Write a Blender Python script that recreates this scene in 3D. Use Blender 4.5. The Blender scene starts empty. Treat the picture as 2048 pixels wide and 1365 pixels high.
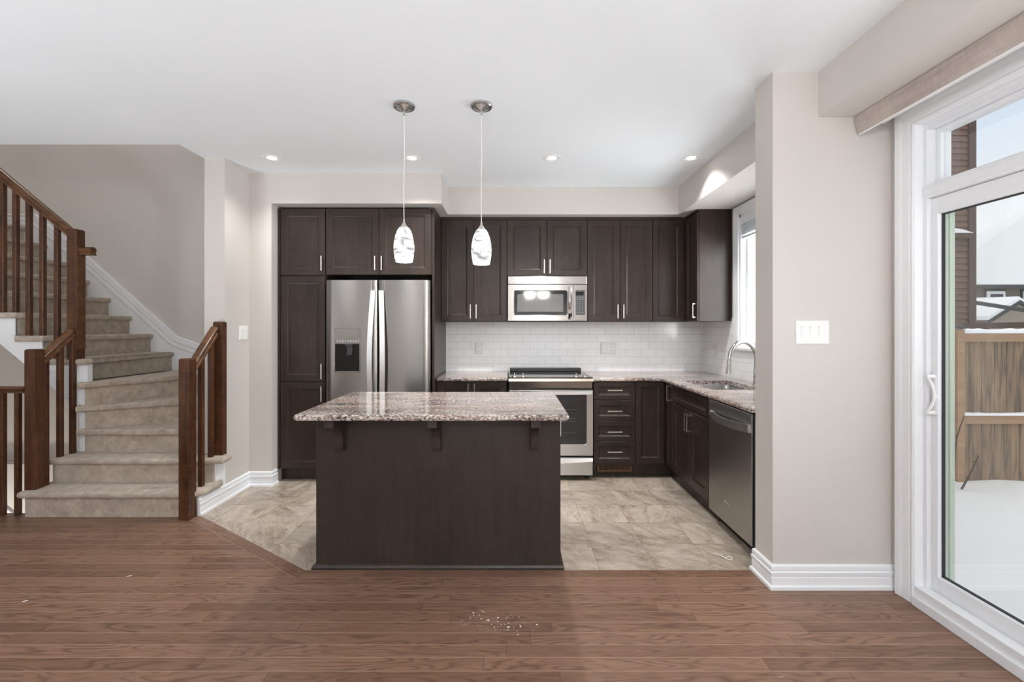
import bpy, bmesh, math, random
from mathutils import Vector, Matrix

random.seed(7)
scene = bpy.context.scene
COL = scene.collection
PI = math.pi

# ----------------------------------------------------------------- camera
H = 1.365                                   # eye height
cam_d = bpy.data.cameras.new('camera')
cam_d.sensor_width = 36.0
cam_d.lens = 16.0
cam_d.shift_x = -1.0 / 2048
cam_d.shift_y = -25.5 / 2048
cam_d.clip_start = 0.05
cam_d.clip_end = 300
cam = bpy.data.objects.new('camera', cam_d)
COL.objects.link(cam)
cam.location = (0, 0, H)
cam.rotation_euler = (PI / 2, 0, 0)
scene.camera = cam

# ----------------------------------------------------------------- colour management
vs = scene.view_settings
vs.view_transform = 'Standard'
vs.look = 'None'
vs.gamma = 1
vs.use_curve_mapping = False
vs.exposure = 0.33
scene.cycles.max_bounces = 10
scene.cycles.diffuse_bounces = 6
scene.cycles.glossy_bounces = 4
scene.cycles.transparent_max_bounces = 12
scene.cycles.sample_clamp_indirect = 6.0
scene.cycles.use_denoising = True

# ----------------------------------------------------------------- sky
world = bpy.data.worlds.new('sky')
scene.world = world
world.use_nodes = True
wn, wl = world.node_tree.nodes, world.node_tree.links
wn.clear()
wo = wn.new('ShaderNodeOutputWorld')
bg = wn.new('ShaderNodeBackground')
tc = wn.new('ShaderNodeTexCoord')
sp = wn.new('ShaderNodeSeparateXYZ')
rp = wn.new('ShaderNodeValToRGB')
nz = wn.new('ShaderNodeTexNoise')
mp = wn.new('ShaderNodeMapping')
mx = wn.new('ShaderNodeMix')
r2 = wn.new('ShaderNodeValToRGB')
mx.data_type = 'RGBA'
wl.new(tc.outputs['Generated'], sp.inputs[0])
wl.new(sp.outputs['Z'], rp.inputs[0])
rp.color_ramp.elements[0].position = 0.12
rp.color_ramp.elements[0].color = (0.95, 0.97, 0.98, 1)
rp.color_ramp.elements[1].position = 0.42
rp.color_ramp.elements[1].color = (0.62, 0.77, 0.98, 1)
e_ = rp.color_ramp.elements.new(0.75)
e_.color = (1.0, 1.0, 1.0, 1)
mp.inputs['Scale'].default_value = (1.5, 1.5, 5)
wl.new(tc.outputs['Generated'], mp.inputs[0])
wl.new(mp.outputs[0], nz.inputs['Vector'])
nz.inputs['Scale'].default_value = 1.6
nz.inputs['Detail'].default_value = 5
wl.new(nz.outputs[0], r2.inputs[0])
r2.color_ramp.elements[0].position = 0.45
r2.color_ramp.elements[1].position = 0.75
wl.new(r2.outputs[0], mx.inputs['Factor'])
wl.new(rp.outputs[0], mx.inputs['A'])
mx.inputs['B'].default_value = (0.93, 0.95, 0.98, 1)
wl.new(mx.outputs['Result'], bg.inputs[0])
bg.inputs[1].default_value = 0.85
wl.new(bg.outputs[0], wo.inputs[0])

# ----------------------------------------------------------------- room lights and added fill
def area_light(name, loc, rot, sx, sy, power, col=(1, 1, 1)):
    d = bpy.data.lights.new(name, 'AREA')
    d.shape = 'RECTANGLE'
    d.size, d.size_y, d.energy, d.color = sx, sy, power, col
    o = bpy.data.objects.new(name, d)
    COL.objects.link(o)
    o.location, o.rotation_euler = loc, rot
    return o

# hazy winter sun from behind the house (never shines straight into the room)
sun_d = bpy.data.lights.new('sun', 'SUN')
sun_d.energy, sun_d.angle, sun_d.color = 0.9, math.radians(50), (1.0, 0.98, 0.95)
sun = bpy.data.objects.new('sun', sun_d)
COL.objects.link(sun)
sun.rotation_euler = Vector((1.0, 0.25, -1.2)).to_track_quat('-Z', 'Y').to_euler()
# fill light from two windows added in the unseen wall behind the camera
REAR_FILL_POWER = 9
TILT = math.radians(35)
area_light('window_daylight', (-2.6, -3.36, 1.40), (PI / 2 + TILT, 0, 0), 2.0, 1.6, REAR_FILL_POWER)
area_light('window_daylight', (0.6, -3.36, 1.40), (PI / 2 + TILT, 0, 0), 2.0, 1.6, REAR_FILL_POWER)
# daylight of the kitchen window and, thrown up by the snow, of the sliding door
area_light('kitchen_window_daylight', (2.14, 3.55, 1.70), (0, PI / 2 - math.radians(2), 0), 0.9, 0.8, 26, (0.95, 0.98, 1.0))
area_light('sliding_door_daylight', (2.16, 0.75, 0.95), (0, PI / 2 + math.radians(45), 0), 1.3, 1.3, 15)
CAN_POWER = 86
PENDANT_POWER = 4
STAIR_POWER = 24


def up_fill(loc, power):
    """floor lamp of the living area behind the viewer, throwing its light up"""
    d = bpy.data.lights.new('floor_lamp_bulb', 'SPOT')
    d.energy, d.color, d.shadow_soft_size = power, (0.93, 0.97, 1.0), 0.4
    d.spot_size, d.spot_blend = math.radians(172), 0.5
    o = bpy.data.objects.new('floor_lamp_bulb', d)
    COL.objects.link(o)
    o.location, o.rotation_euler = loc, (PI, 0, 0)
    return o


up_fill((-3.3, 0.9, 0.5), 128)  # upward fill added out of view, no lamp modelled
up_fill((-0.4, 0.3, 0.5), 62)

# ----------------------------------------------------------------- mesh building
BASE = {}
V = Vector


class MB:
    def __init__(self):
        self.bm = bmesh.new()
        self.mi = 0

    def _f(self, vs_):
        try:
            f = self.bm.faces.new(vs_)
            f.material_index = self.mi
            return f
        except ValueError:
            return None

    def hexa(self, pts, bev=0, seg=2):
        v = [self.bm.verts.new(p) for p in pts]
        fs = [self._f([v[i] for i in q]) for q in ((0, 3, 2, 1), (4, 5, 6, 7), (0, 1, 5, 4), (1, 2, 6, 5), (2, 3, 7, 6), (3, 0, 4, 7))]
        if bev > 0:
            es = list({e for f in fs for e in f.edges})
            r = bmesh.ops.bevel(self.bm, geom=es, offset=bev, segments=seg, profile=0.5, affect='EDGES', clamp_overlap=True)
            for f in r['faces']:
                f.material_index = self.mi
        return self

    def box(self, x0, x1, y0, y1, z0, z1, bev=0, seg=2):
        return self.hexa([(x0, y0, z0), (x1, y0, z0), (x1, y1, z0), (x0, y1, z0), (x0, y0, z1), (x1, y0, z1), (x1, y1, z1), (x0, y1, z1)], bev, seg)

    def obox(self, P, u, w, s, z, o, bev=0, seg=2):
        """oriented box: s along u, z up, o along w (outward)"""
        P, u, w = V(P), V(u), V(w)
        pt = lambda a, b, c: P + u * a + w * b + V((0, 0, c))
        return self.hexa([pt(s[0], o[0], z[0]), pt(s[1], o[0], z[0]), pt(s[1], o[1], z[0]), pt(s[0], o[1], z[0]),
                          pt(s[0], o[0], z[1]), pt(s[1], o[0], z[1]), pt(s[1], o[1], z[1]), pt(s[0], o[1], z[1])], bev, seg)

    def prism(self, poly, z0, z1, bev=0, seg=3, axis='z', bev_bottom=True):
        """poly: list of 2-D points; extruded along axis"""
        def p3(p, h):
            if axis == 'z':
                return (p[0], p[1], h)
            if axis == 'y':
                return (p[0], h, p[1])
            return (h, p[0], p[1])
        a = [self.bm.verts.new(p3(p, z0)) for p in poly]
        b = [self.bm.verts.new(p3(p, z1)) for p in poly]
        n = len(poly)
        fs = [self._f(list(reversed(a))), self._f(b)]
        for i in range(n):
            fs.append(self._f([a[i], a[(i + 1) % n], b[(i + 1) % n], b[i]]))
        if bev > 0:
            es = list({e for f in fs if f for e in f.edges})
            bmesh.ops.bevel(self.bm, geom=es, offset=bev, segments=seg, profile=0.5, affect='EDGES', clamp_overlap=True)
        return self

    def loops(self, loops_, cap0=True, cap1=True):
        vv = [[self.bm.verts.new(p) for p in lp] for lp in loops_]
        n = len(vv[0])
        for a, b in zip(vv, vv[1:]):
            for i in range(n):
                self._f([a[i], a[(i + 1) % n], b[(i + 1) % n], b[i]])
        if cap0:
            self._f(list(reversed(vv[0])))
        if cap1:
            self._f(vv[-1])
        return self

    def panel(self, P, u, w, W, Hh, steps):
        """rectangular panel with stepped insets; steps = [(inset, out)]"""
        P, u, w = V(P), V(u), V(w)
        lp = []
        for ins, o in steps:
            lp.append([P + u * a + w * o + V((0, 0, b)) for a, b in ((ins, ins), (W - ins, ins), (W - ins, Hh - ins), (ins, Hh - ins))])
        return self.loops(lp)

    def door(self, P, u, w, W, Hh, th=0.02, sw=0.058):
        return self.panel(P, u, w, W, Hh, [(0, 0), (0, th - 0.0025), (0.0025, th), (sw, th), (sw + 0.004, th - 0.004), (sw + 0.012, th - 0.0065), (sw + 0.014, th - 0.010)])

    def cyl(self, p0, p1, r0, r1=None, n=20, cap=True):
        r1 = r0 if r1 is None else r1
        p0, p1 = V(p0), V(p1)
        t = (p1 - p0).normalized()
        a = V((1, 0, 0)) if abs(t.x) < 0.9 else V((0, 1, 0))
        e1 = t.cross(a).normalized()
        e2 = t.cross(e1)
        ring = lambda c, r: [c + e1 * (r * math.cos(2 * PI * k / n)) + e2 * (r * math.sin(2 * PI * k / n)) for k in range(n)]
        return self.loops([ring(p0, r0), ring(p1, r1)], cap, cap)

    def lathe(self, prof, c, n=32, cap0=True, cap1=True):
        return self.loops([[(c[0] + r * math.cos(2 * PI * k / n), c[1] + r * math.sin(2 * PI * k / n), z) for k in range(n)] for r, z in prof], cap0, cap1)

    def tube(self, pts, r, n=12, taper=None):
        pts = [V(p) for p in pts]
        lp = []
        up = None
        for i, p in enumerate(pts):
            t = (pts[min(i + 1, len(pts) - 1)] - pts[max(i - 1, 0)]).normalized()
            if up is None:
                a = V((0, 0, 1)) if abs(t.z) < 0.9 else V((1, 0, 0))
                up = t.cross(a).normalized()
            e1 = (up - t * up.dot(t)).normalized()
            up = e1
            e2 = t.cross(e1)
            rr = r if taper is None else taper[i]
            lp.append([p + e1 * (rr * math.cos(2 * PI * k / n)) + e2 * (rr * math.sin(2 * PI * k / n)) for k in range(n)])
        return self.loops(lp)

    def sweep(self, path, nrm, prof):
        """profile (a along nrm, b along nrm x tangent) swept along a planar mitred path"""
        path = [V(p) for p in path]
        nrm = V(nrm)
        lp = []
        for i, p in enumerate(path):
            bs = []
            if i > 0:
                bs.append(nrm.cross((path[i] - path[i - 1]).normalized()))
            if i < len(path) - 1:
                bs.append(nrm.cross((path[i + 1] - path[i]).normalized()))
            m = bs[0] if len(bs) == 1 else (bs[0] + bs[1]) / (1 + bs[0].dot(bs[1]))
            lp.append([p + nrm * a + m * b for a, b in prof])
        return self.loops(lp)

    def out(self, name, mats, parent=None, smooth=False, origin=None, bevel=0):
        bm = self.bm
        bmesh.ops.remove_doubles(bm, verts=bm.verts, dist=1e-6)
        bmesh.ops.recalc_face_normals(bm, faces=bm.faces)
        if parent is not None:
            base = BASE[parent.name]
        elif origin is not None:
            base = V(origin)
        else:
            xs = [v.co for v in bm.verts]
            base = V(((min(c.x for c in xs) + max(c.x for c in xs)) / 2, (min(c.y for c in xs) + max(c.y for c in xs)) / 2, min(c.z for c in xs)))
        for v in bm.verts:
            v.co -= base
        me = bpy.data.meshes.new(name)
        if smooth:
            for f in bm.faces:
                f.smooth = True
        bm.to_mesh(me)
        bm.free()
        for m in (mats if isinstance(mats, (list, tuple)) else [mats]):
            me.materials.append(m)
        o = bpy.data.objects.new(name, me)
        COL.objects.link(o)
        if parent is not None:
            o.parent = parent
        else:
            o.location = base
        if smooth == 'auto':
            me.set_sharp_from_angle(angle=math.radians(35))
        if bevel:
            md = o.modifiers.new('edge', 'BEVEL')
            md.width, md.segments, md.limit_method = bevel, 2, 'ANGLE'
        BASE[o.name] = base.copy()
        return o


def thing(name, label, cat, loc, group=None, kind=None):
    o = bpy.data.objects.new(name, None)
    o.empty_display_size = 0.1
    COL.objects.link(o)
    o.location = loc
    BASE[o.name] = V(loc)
    return tag(o, label, cat, group, kind)


def tag(o, label=None, cat=None, group=None, kind=None):
    if label:
        o['label'] = label
    if cat:
        o['category'] = cat
    if group:
        o['group'] = group
    if kind:
        o['kind'] = kind
    return o


def at(px, py, Y):
    return V(((px - 1025) * Y / 910.2, Y, H - (py - 657) * Y / 910.2))


# ----------------------------------------------------------------- materials
def new_mat(name):
    m = bpy.data.materials.new(name)
    m.use_nodes = True
    nt = m.node_tree
    return m, nt, nt.nodes['Principled BSDF']


def nd(nt, typ, ins=None, **props):
    n = nt.nodes.new(typ)
    for k, v in props.items():
        setattr(n, k, v)
    for k, v in (ins or {}).items():
        if hasattr(v, 'bl_idname') and isinstance(v, bpy.types.NodeSocket):
            nt.links.new(v, n.inputs[k])
        else:
            n.inputs[k].default_value = v
    return n


def math_n(nt, op, a, b=None, c=None):
    n = nt.nodes.new('ShaderNodeMath')
    n.operation = op
    for i, v in enumerate((a, b, c)):
        if v is None:
            continue
        if isinstance(v, bpy.types.NodeSocket):
            nt.links.new(v, n.inputs[i])
        else:
            n.inputs[i].default_value = v
    return n.outputs[0]


def mixc(nt, fac, a, b, mode='MIX'):
    n = nt.nodes.new('ShaderNodeMix')
    n.data_type = 'RGBA'
    n.blend_type = mode
    for k, v in (('Factor', fac), ('A', a), ('B', b)):
        if isinstance(v, bpy.types.NodeSocket):
            nt.links.new(v, n.inputs[k])
        elif k == 'Factor':
            n.inputs[k].default_value = v
        else:
            n.inputs[k].default_value = (*v, 1)
    return n.outputs['Result']


def ramp(nt, fac, stops):
    n = nt.nodes.new('ShaderNodeValToRGB')
    cr = n.color_ramp
    while len(cr.elements) < len(stops):
        cr.elements.new(0.5)
    for e, (p, c) in zip(cr.elements, stops):
        e.position = p
        e.color = (*c, 1) if len(c) == 3 else c
    nt.links.new(fac, n.inputs[0])
    return n.outputs[0]


def coords(nt, scale=(1, 1, 1), rand=False):
    t = nd(nt, 'ShaderNodeTexCoord')
    v = t.outputs['Object']
    if rand:
        oi = nd(nt, 'ShaderNodeObjectInfo')
        a = nd(nt, 'ShaderNodeVectorMath', operation='ADD')
        nt.links.new(v, a.inputs[0])
        k = math_n(nt, 'MULTIPLY', oi.outputs['Random'], 37.0)
        cmb = nd(nt, 'ShaderNodeCombineXYZ', {0: k, 1: k, 2: k})
        nt.links.new(cmb.outputs[0], a.inputs[1])
        v = a.outputs[0]
    m = nd(nt, 'ShaderNodeMapping', {'Vector': v, 'Scale': scale})
    return m.outputs[0]


def noise(nt, vec, scale, detail=3, rough=0.5, dist=0.0):
    return nd(nt, 'ShaderNodeTexNoise', {'Vector': vec, 'Scale': scale, 'Detail': detail, 'Roughness': rough, 'Distortion': dist}).outputs[0]


def bump(nt, b, h, strength, dist=0.002):
    n = nd(nt, 'ShaderNodeBump', {'Height': h, 'Strength': strength, 'Distance': dist})
    nt.links.new(n.outputs[0], b.inputs['Normal'])


def plain(name, col, rough=0.5, metal=0.0, spec=0.5, coat=0.0, var=0.03, vs_=30):
    m, nt, b = new_mat(name)
    f = noise(nt, coords(nt), vs_, 3)
    c = ramp(nt, f, [(0.3, tuple(x * (1 - var) for x in col)), (0.7, tuple(min(1, x * (1 + var)) for x in col))])
    nt.links.new(c, b.inputs['Base Color'])
    b.inputs['Roughness'].default_value = rough
    b.inputs['Metallic'].default_value = metal
    b.inputs['Specular IOR Level'].default_value = spec
    b.inputs['Coat Weight'].default_value = coat
    return m


def paint(name, col, rough=0.55, bs=0.06):
    m, nt, b = new_mat(name)
    v = coords(nt)
    c = ramp(nt, noise(nt, v, 1.3, 3), [(0.3, tuple(x * 0.985 for x in col)), (0.7, tuple(x * 1.01 for x in col))])
    nt.links.new(c, b.inputs['Base Color'])
    b.inputs['Roughness'].default_value = rough
    bump(nt, b, noise(nt, v, 320, 2), bs, 0.001)
    return m


def cab_wood(name, dark, light, rough=0.34, axis=2, spec=0.36):
    m, nt, b = new_mat(name)
    s1 = [26, 26, 26]
    s1[axis] = 2.0
    s2 = [150, 150, 150]
    s2[axis] = 9
    s3 = [9, 9, 9]
    s3[axis] = 34
    n1 = noise(nt, coords(nt, s1, True), 1, 4, 0.55, 0.6)
    n2 = noise(nt, coords(nt, s2, True), 1, 2)
    n3 = noise(nt, coords(nt, s3, True), 1, 3, 0.5, 1.0)
    n4 = noise(nt, coords(nt, (4, 4, 3), True), 1, 2)
    f = math_n(nt, 'ADD', math_n(nt, 'MULTIPLY', n1, 0.35), math_n(nt, 'MULTIPLY', n2, 0.25))
    f = math_n(nt, 'ADD', f, math_n(nt, 'MULTIPLY', n3, 0.2))
    f = math_n(nt, 'ADD', f, math_n(nt, 'MULTIPLY', n4, 0.3))
    c = ramp(nt, f, [(0.40, dark), (0.68, light)])
    b.inputs['Specular IOR Level'].default_value = spec
    nt.links.new(c, b.inputs['Base Color'])
    b.inputs['Roughness'].default_value = rough
    bump(nt, b, n2, 0.06, 0.0006)
    return m


def steel(name, col, rough=0.28, aniso=0.85, rot=0.25):
    m, nt, b = new_mat(name)
    f = noise(nt, coords(nt, (3, 3, 900)), 1, 2)
    c = ramp(nt, f, [(0.3, tuple(x * 0.94 for x in col)), (0.7, tuple(x * 1.04 for x in col))])
    nt.links.new(c, b.inputs['Base Color'])
    b.inputs['Roughness'].default_value = rough
    b.inputs['Metallic'].default_value = 1
    b.inputs['Anisotropic'].default_value = aniso
    b.inputs['Anisotropic Rotation'].default_value = rot
    tg = nd(nt, 'ShaderNodeTangent', direction_type='RADIAL', axis='Z')
    nt.links.new(tg.outputs[0], b.inputs['Tangent'])
    return m


M = {}
M['wall'] = paint('beige_wall_paint', (0.60, 0.57, 0.54))
M['ceiling'] = paint('white_ceiling_paint', (0.82, 0.86, 0.895), 0.9)
M['trim'] = plain('white_trim_paint', (0.84, 0.86, 0.89), 0.28, var=0.01)
M['vinyl'] = plain('white_vinyl', (0.80, 0.82, 0.85), 0.35, var=0.01)
M['cab'] = cab_wood('espresso_stained_wood', (0.0150, 0.0098, 0.0077), (0.043, 0.0275, 0.021))
M['cab_dark'] = cab_wood('espresso_panel', (0.020, 0.0145, 0.012), (0.040, 0.029, 0.024), 0.42)
M['steel'] = steel('brushed_stainless_steel', (0.47, 0.45, 0.43))
M['steel_x'] = steel('brushed_dark_stainless_steel', (0.45, 0.44, 0.43), 0.3)
M['steel_fridge'] = steel('brushed_fridge_steel', (0.29, 0.277, 0.265), 0.26)
M['nickel'] = plain('satin_nickel', (0.72, 0.68, 0.63), 0.26, 1.0)
M['chrome'] = plain('chrome', (0.75, 0.74, 0.72), 0.08, 1.0)
M['black_gloss'] = plain('black_glass', (0.008, 0.008, 0.009), 0.06)
M['black'] = plain('black_plastic', (0.012, 0.012, 0.013), 0.4)
M['grey_plastic'] = plain('grey_plastic', (0.05, 0.05, 0.055), 0.35)
M['white_plastic'] = plain('white_plastic', (0.82, 0.82, 0.82), 0.3, var=0.01)
M['legend'] = plain('pale_lettering', (0.6, 0.6, 0.6), 0.5)
M['brick_dark'] = plain('dark_slot', (0.01, 0.009, 0.008), 0.8)
M['rail'] = cab_wood('red_brown_stained_oak', (0.030, 0.012, 0.007), (0.115, 0.047, 0.021), 0.27)
M['rail_x'] = cab_wood('red_brown_stained_oak_rail', (0.050, 0.022, 0.010), (0.15, 0.068, 0.030), 0.25, 0)  # gloss on the handrails put into a lighter oak tone
M['rail_y'] = cab_wood('red_brown_stained_oak_slope', (0.050, 0.022, 0.010), (0.20, 0.092, 0.040), 0.22, 1)  # shine on the sloping rails put into a still lighter oak tone
M['vent'] = cab_wood('brown_oak_vent', (0.10, 0.045, 0.018), (0.20, 0.095, 0.042), 0.35, 0)
M['snow'] = plain('snow', (0.86, 0.87, 0.89), 0.7, var=0.01, vs_=3)
M['roof_snow'] = plain('packed_roof_snow', (0.70, 0.715, 0.715), 0.8, var=0.02, vs_=0.4)  # toned greyer than the ground snow
M['brass_dark'] = plain('warm_steel_edge', (0.55, 0.47, 0.38), 0.22, 1.0)


def m_hardwood(name='hardwood_floor', ang=0.0, y0=2.566):
    m, nt, b = new_mat(name)
    t = nd(nt, 'ShaderNodeTexCoord')
    v = nd(nt, 'ShaderNodeMapping', {'Vector': t.outputs['Object'], 'Location': (0, 0, 0), 'Rotation': (0, 0, ang)}).outputs[0]
    s = nd(nt, 'ShaderNodeSeparateXYZ', {0: v})
    row_h = 0.0755
    y = math_n(nt, 'SUBTRACT', s.outputs['Y'], y0)
    row = math_n(nt, 'FLOOR', math_n(nt, 'DIVIDE', y, row_h))
    wn_ = nd(nt, 'ShaderNodeTexWhiteNoise', {'W': row}, noise_dimensions='1D')
    x = math_n(nt, 'ADD', s.outputs['X'], math_n(nt, 'MULTIPLY', wn_.outputs[0], 5.0))
    vec = nd(nt, 'ShaderNodeCombineXYZ', {0: x, 1: y, 2: 0.0}).outputs[0]
    br = nd(nt, 'ShaderNodeTexBrick', {'Vector': vec, 'Color1': (0, 0, 0, 1), 'Color2': (1, 1, 1, 1), 'Mortar': (0, 0, 0, 1), 'Scale': 1.0,
                                       'Mortar Size': 0.0013, 'Mortar Smooth': 0.0, 'Bias': 0.0, 'Brick Width': 1.15, 'Row Height': row_h}, offset=0.0, squash=1.0)
    seed = math_n(nt, 'MULTIPLY', br.outputs['Color'], 1.0)
    gv = nd(nt, 'ShaderNodeCombineXYZ', {0: math_n(nt, 'MULTIPLY', x, 1.9), 1: math_n(nt, 'MULTIPLY', y, 15.0), 2: math_n(nt, 'MULTIPLY', seed, 61.0)}).outputs[0]
    f = noise(nt, gv, 1.0, 1.5, 0.45, 0.15)
    ring = math_n(nt, 'PINGPONG', math_n(nt, 'MULTIPLY', f, 21.0), 1.0)
    ringd = ramp(nt, ring, [(0.0, (1, 1, 1)), (0.34, (0.35, 0.35, 0.35)), (0.62, (0, 0, 0))])
    gate = ramp(nt, noise(nt, gv, 0.6, 1), [(0.30, (0.15, 0.15, 0.15)), (0.55, (1, 1, 1))])
    gv2 = nd(nt, 'ShaderNodeCombineXYZ', {0: math_n(nt, 'MULTIPLY', x, 14.0), 1: math_n(nt, 'MULTIPLY', y, 420.0), 2: math_n(nt, 'MULTIPLY', seed, 31.0)}).outputs[0]
    fine = noise(nt, gv2, 1.0, 2)
    base = ramp(nt, seed, [(0.0, (0.188, 0.106, 0.070)), (0.5, (0.225, 0.129, 0.087)), (1.0, (0.265, 0.155, 0.106))])
    fn = ramp(nt, fine, [(0.30, (0.76, 0.74, 0.72)), (0.62, (1.06, 1.06, 1.06))])
    c = mixc(nt, 1.0, base, fn, 'MULTIPLY')
    dk = math_n(nt, 'MULTIPLY', math_n(nt, 'MULTIPLY', ringd, gate), 0.66)
    c = mixc(nt, dk, c, (0.085, 0.045, 0.030))
    # pale seam: highlight on the bevelled board joints, painted into the colour
    fr_ = math_n(nt, 'FRACT', math_n(nt, 'DIVIDE', y, row_h))
    edge = math_n(nt, 'ABSOLUTE', math_n(nt, 'SUBTRACT', fr_, 0.5))
    seam = math_n(nt, 'GREATER_THAN', edge, 0.5 - 0.0011 / row_h)
    c = mixc(nt, math_n(nt, 'MULTIPLY', br.outputs['Fac'], 0.7), c, (0.075, 0.040, 0.026))
    c = mixc(nt, math_n(nt, 'MULTIPLY', seam, 0.8), c, (0.50, 0.37, 0.29))
    # whitish scuffs left on the boards (a patch by the island and a few scratches)
    sc = nd(nt, 'ShaderNodeTexCoord').outputs['Object']
    ds = nd(nt, 'ShaderNodeVectorMath', operation='DISTANCE')
    nt.links.new(nd(nt, 'ShaderNodeMapping', {'Vector': sc, 'Scale': (0.75, 1.5, 1)}).outputs[0], ds.inputs[0])
    ds.inputs[1].default_value = (-0.07 * 0.75, 2.12 * 1.5, 0)
    near = ramp(nt, ds.outputs['Value'], [(0.05, (1, 1, 1)), (0.17, (0, 0, 0))])
    spk = ramp(nt, noise(nt, sc, 34, 5, 0.7, 1.5), [(0.56, (0, 0, 0)), (0.66, (1, 1, 1))])
    streak = ramp(nt, noise(nt, nd(nt, 'ShaderNodeMapping', {'Vector': sc, 'Scale': (5, 24, 1), 'Rotation': (0, 0, 0.7)}).outputs[0], 1, 5, 0.6, 0.5), [(0.70, (0, 0, 0)), (0.76, (1, 1, 1))])
    w = math_n(nt, 'MAXIMUM', math_n(nt, 'MULTIPLY', math_n(nt, 'MULTIPLY', near, spk), 0.55), math_n(nt, 'MULTIPLY', streak, 0.22))
    c = mixc(nt, w, c, (0.55, 0.50, 0.46))
    nt.links.new(c, b.inputs['Base Color'])
    rg = math_n(nt, 'MULTIPLY_ADD', fine, 0.14, 0.24)
    rg = math_n(nt, 'ADD', rg, math_n(nt, 'MULTIPLY', noise(nt, sc, 1.7, 3), 0.10))
    nt.links.new(rg, b.inputs['Roughness'])
    b.inputs['Specular IOR Level'].default_value = 0.33
    hh = math_n(nt, 'SUBTRACT', math_n(nt, 'MULTIPLY', fine, 0.25), br.outputs['Fac'])
    bump(nt, b, hh, 0.16, 0.0015)
    return m


def m_tile():
    m, nt, b = new_mat('marbled_floor_tile')
    t = nd(nt, 'ShaderNodeTexCoord')
    v = nd(nt, 'ShaderNodeMapping', {'Vector': t.outputs['Object'], 'Location': (-0.165, -2.566, 0)}).outputs[0]
    br = nd(nt, 'ShaderNodeTexBrick', {'Vector': v, 'Color1': (0, 0, 0, 1), 'Color2': (1, 1, 1, 1), 'Mortar': (0, 0, 0, 1), 'Scale': 1.0,
                                       'Mortar Size': 0.0016, 'Mortar Smooth': 0.1, 'Bias': 0.0, 'Brick Width': 0.327, 'Row Height': 0.314}, offset=0.0, squash=1.0)
    seed = math_n(nt, 'MULTIPLY', br.outputs['Color'], 1.0)
    rot = nd(nt, 'ShaderNodeVectorRotate', {'Vector': v, 'Angle': math_n(nt, 'MULTIPLY_ADD', seed, 2.0, 0.2)}, rotation_type='Z_AXIS').outputs[0]
    off = nd(nt, 'ShaderNodeVectorMath', operation='ADD')
    nt.links.new(rot, off.inputs[0])
    k = math_n(nt, 'MULTIPLY', seed, 43.0)
    nt.links.new(nd(nt, 'ShaderNodeCombineXYZ', {0: k, 1: k, 2: k}).outputs[0], off.inputs[1])
    mp_ = nd(nt, 'ShaderNodeMapping', {'Vector': off.outputs[0], 'Scale': (1.0, 2.3, 1)}).outputs[0]
    a = math_n(nt, 'ADD', math_n(nt, 'MULTIPLY', noise(nt, mp_, 3.0, 8, 0.68, 0.9), 0.7), math_n(nt, 'MULTIPLY', noise(nt, mp_, 9.0, 6, 0.7, 1.2), 0.3))
    c = ramp(nt, a, [(0.32, (0.19, 0.14, 0.105)), (0.43, (0.34, 0.27, 0.215)), (0.53, (0.465, 0.40, 0.335)), (0.68, (0.64, 0.575, 0.505))])
    vein = noise(nt, mp_, 2.4, 5, 0.6, 2.6)
    vv = ramp(nt, math_n(nt, 'ABSOLUTE', math_n(nt, 'SUBTRACT', vein, 0.5)), [(0.0, (1, 1, 1)), (0.022, (0, 0, 0))])
    c = mixc(nt, math_n(nt, 'MULTIPLY', vv, 0.45), c, (0.68, 0.63, 0.56))
    c = mixc(nt, 1.0, c, ramp(nt, seed, [(0, (0.82, 0.81, 0.80)), (1, (1.06, 1.05, 1.04))]), 'MULTIPLY')
    c = mixc(nt, math_n(nt, 'MULTIPLY', br.outputs['Fac'], 0.85), c, (0.20, 0.165, 0.125))
    nt.links.new(c, b.inputs['Base Color'])
    b.inputs['Roughness'].default_value = 0.3
    bump(nt, b, math_n(nt, 'SUBTRACT', math_n(nt, 'MULTIPLY', a, 0.3), br.outputs['Fac']), 0.2, 0.0015)
    return m


def m_subway():
    m, nt, b = new_mat('white_subway_tile')
    t = nd(nt, 'ShaderNodeTexCoord')
    s = nd(nt, 'ShaderNodeSeparateXYZ', {0: t.outputs['Object']})
    # tiles run along the wall: x on the back wall, y on the side wall
    u = math_n(nt, 'ADD', s.outputs['X'], s.outputs['Y'])
    v = nd(nt, 'ShaderNodeCombineXYZ', {0: u, 1: math_n(nt, 'SUBTRACT', s.outputs['Z'], 0.917), 2: 0.0}).outputs[0]
    br = nd(nt, 'ShaderNodeTexBrick', {'Vector': v, 'Color1': (0.87, 0.87, 0.875, 1), 'Color2': (0.91, 0.91, 0.915, 1), 'Mortar': (0.50, 0.50, 0.50, 1), 'Scale': 1.0,
                                       'Mortar Size': 0.0011, 'Mortar Smooth': 0.2, 'Bias': 0.0, 'Brick Width': 0.154, 'Row Height': 0.0765}, offset=0.5, squash=1.0)
    nt.links.new(br.outputs['Color'], b.inputs['Base Color'])
    b.inputs['Roughness'].default_value = 0.1
    bump(nt, b, math_n(nt, 'SUBTRACT', math_n(nt, 'MULTIPLY', noise(nt, t.outputs['Object'], 9, 2), 0.5), br.outputs['Fac']), 0.18, 0.002)
    return m


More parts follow.
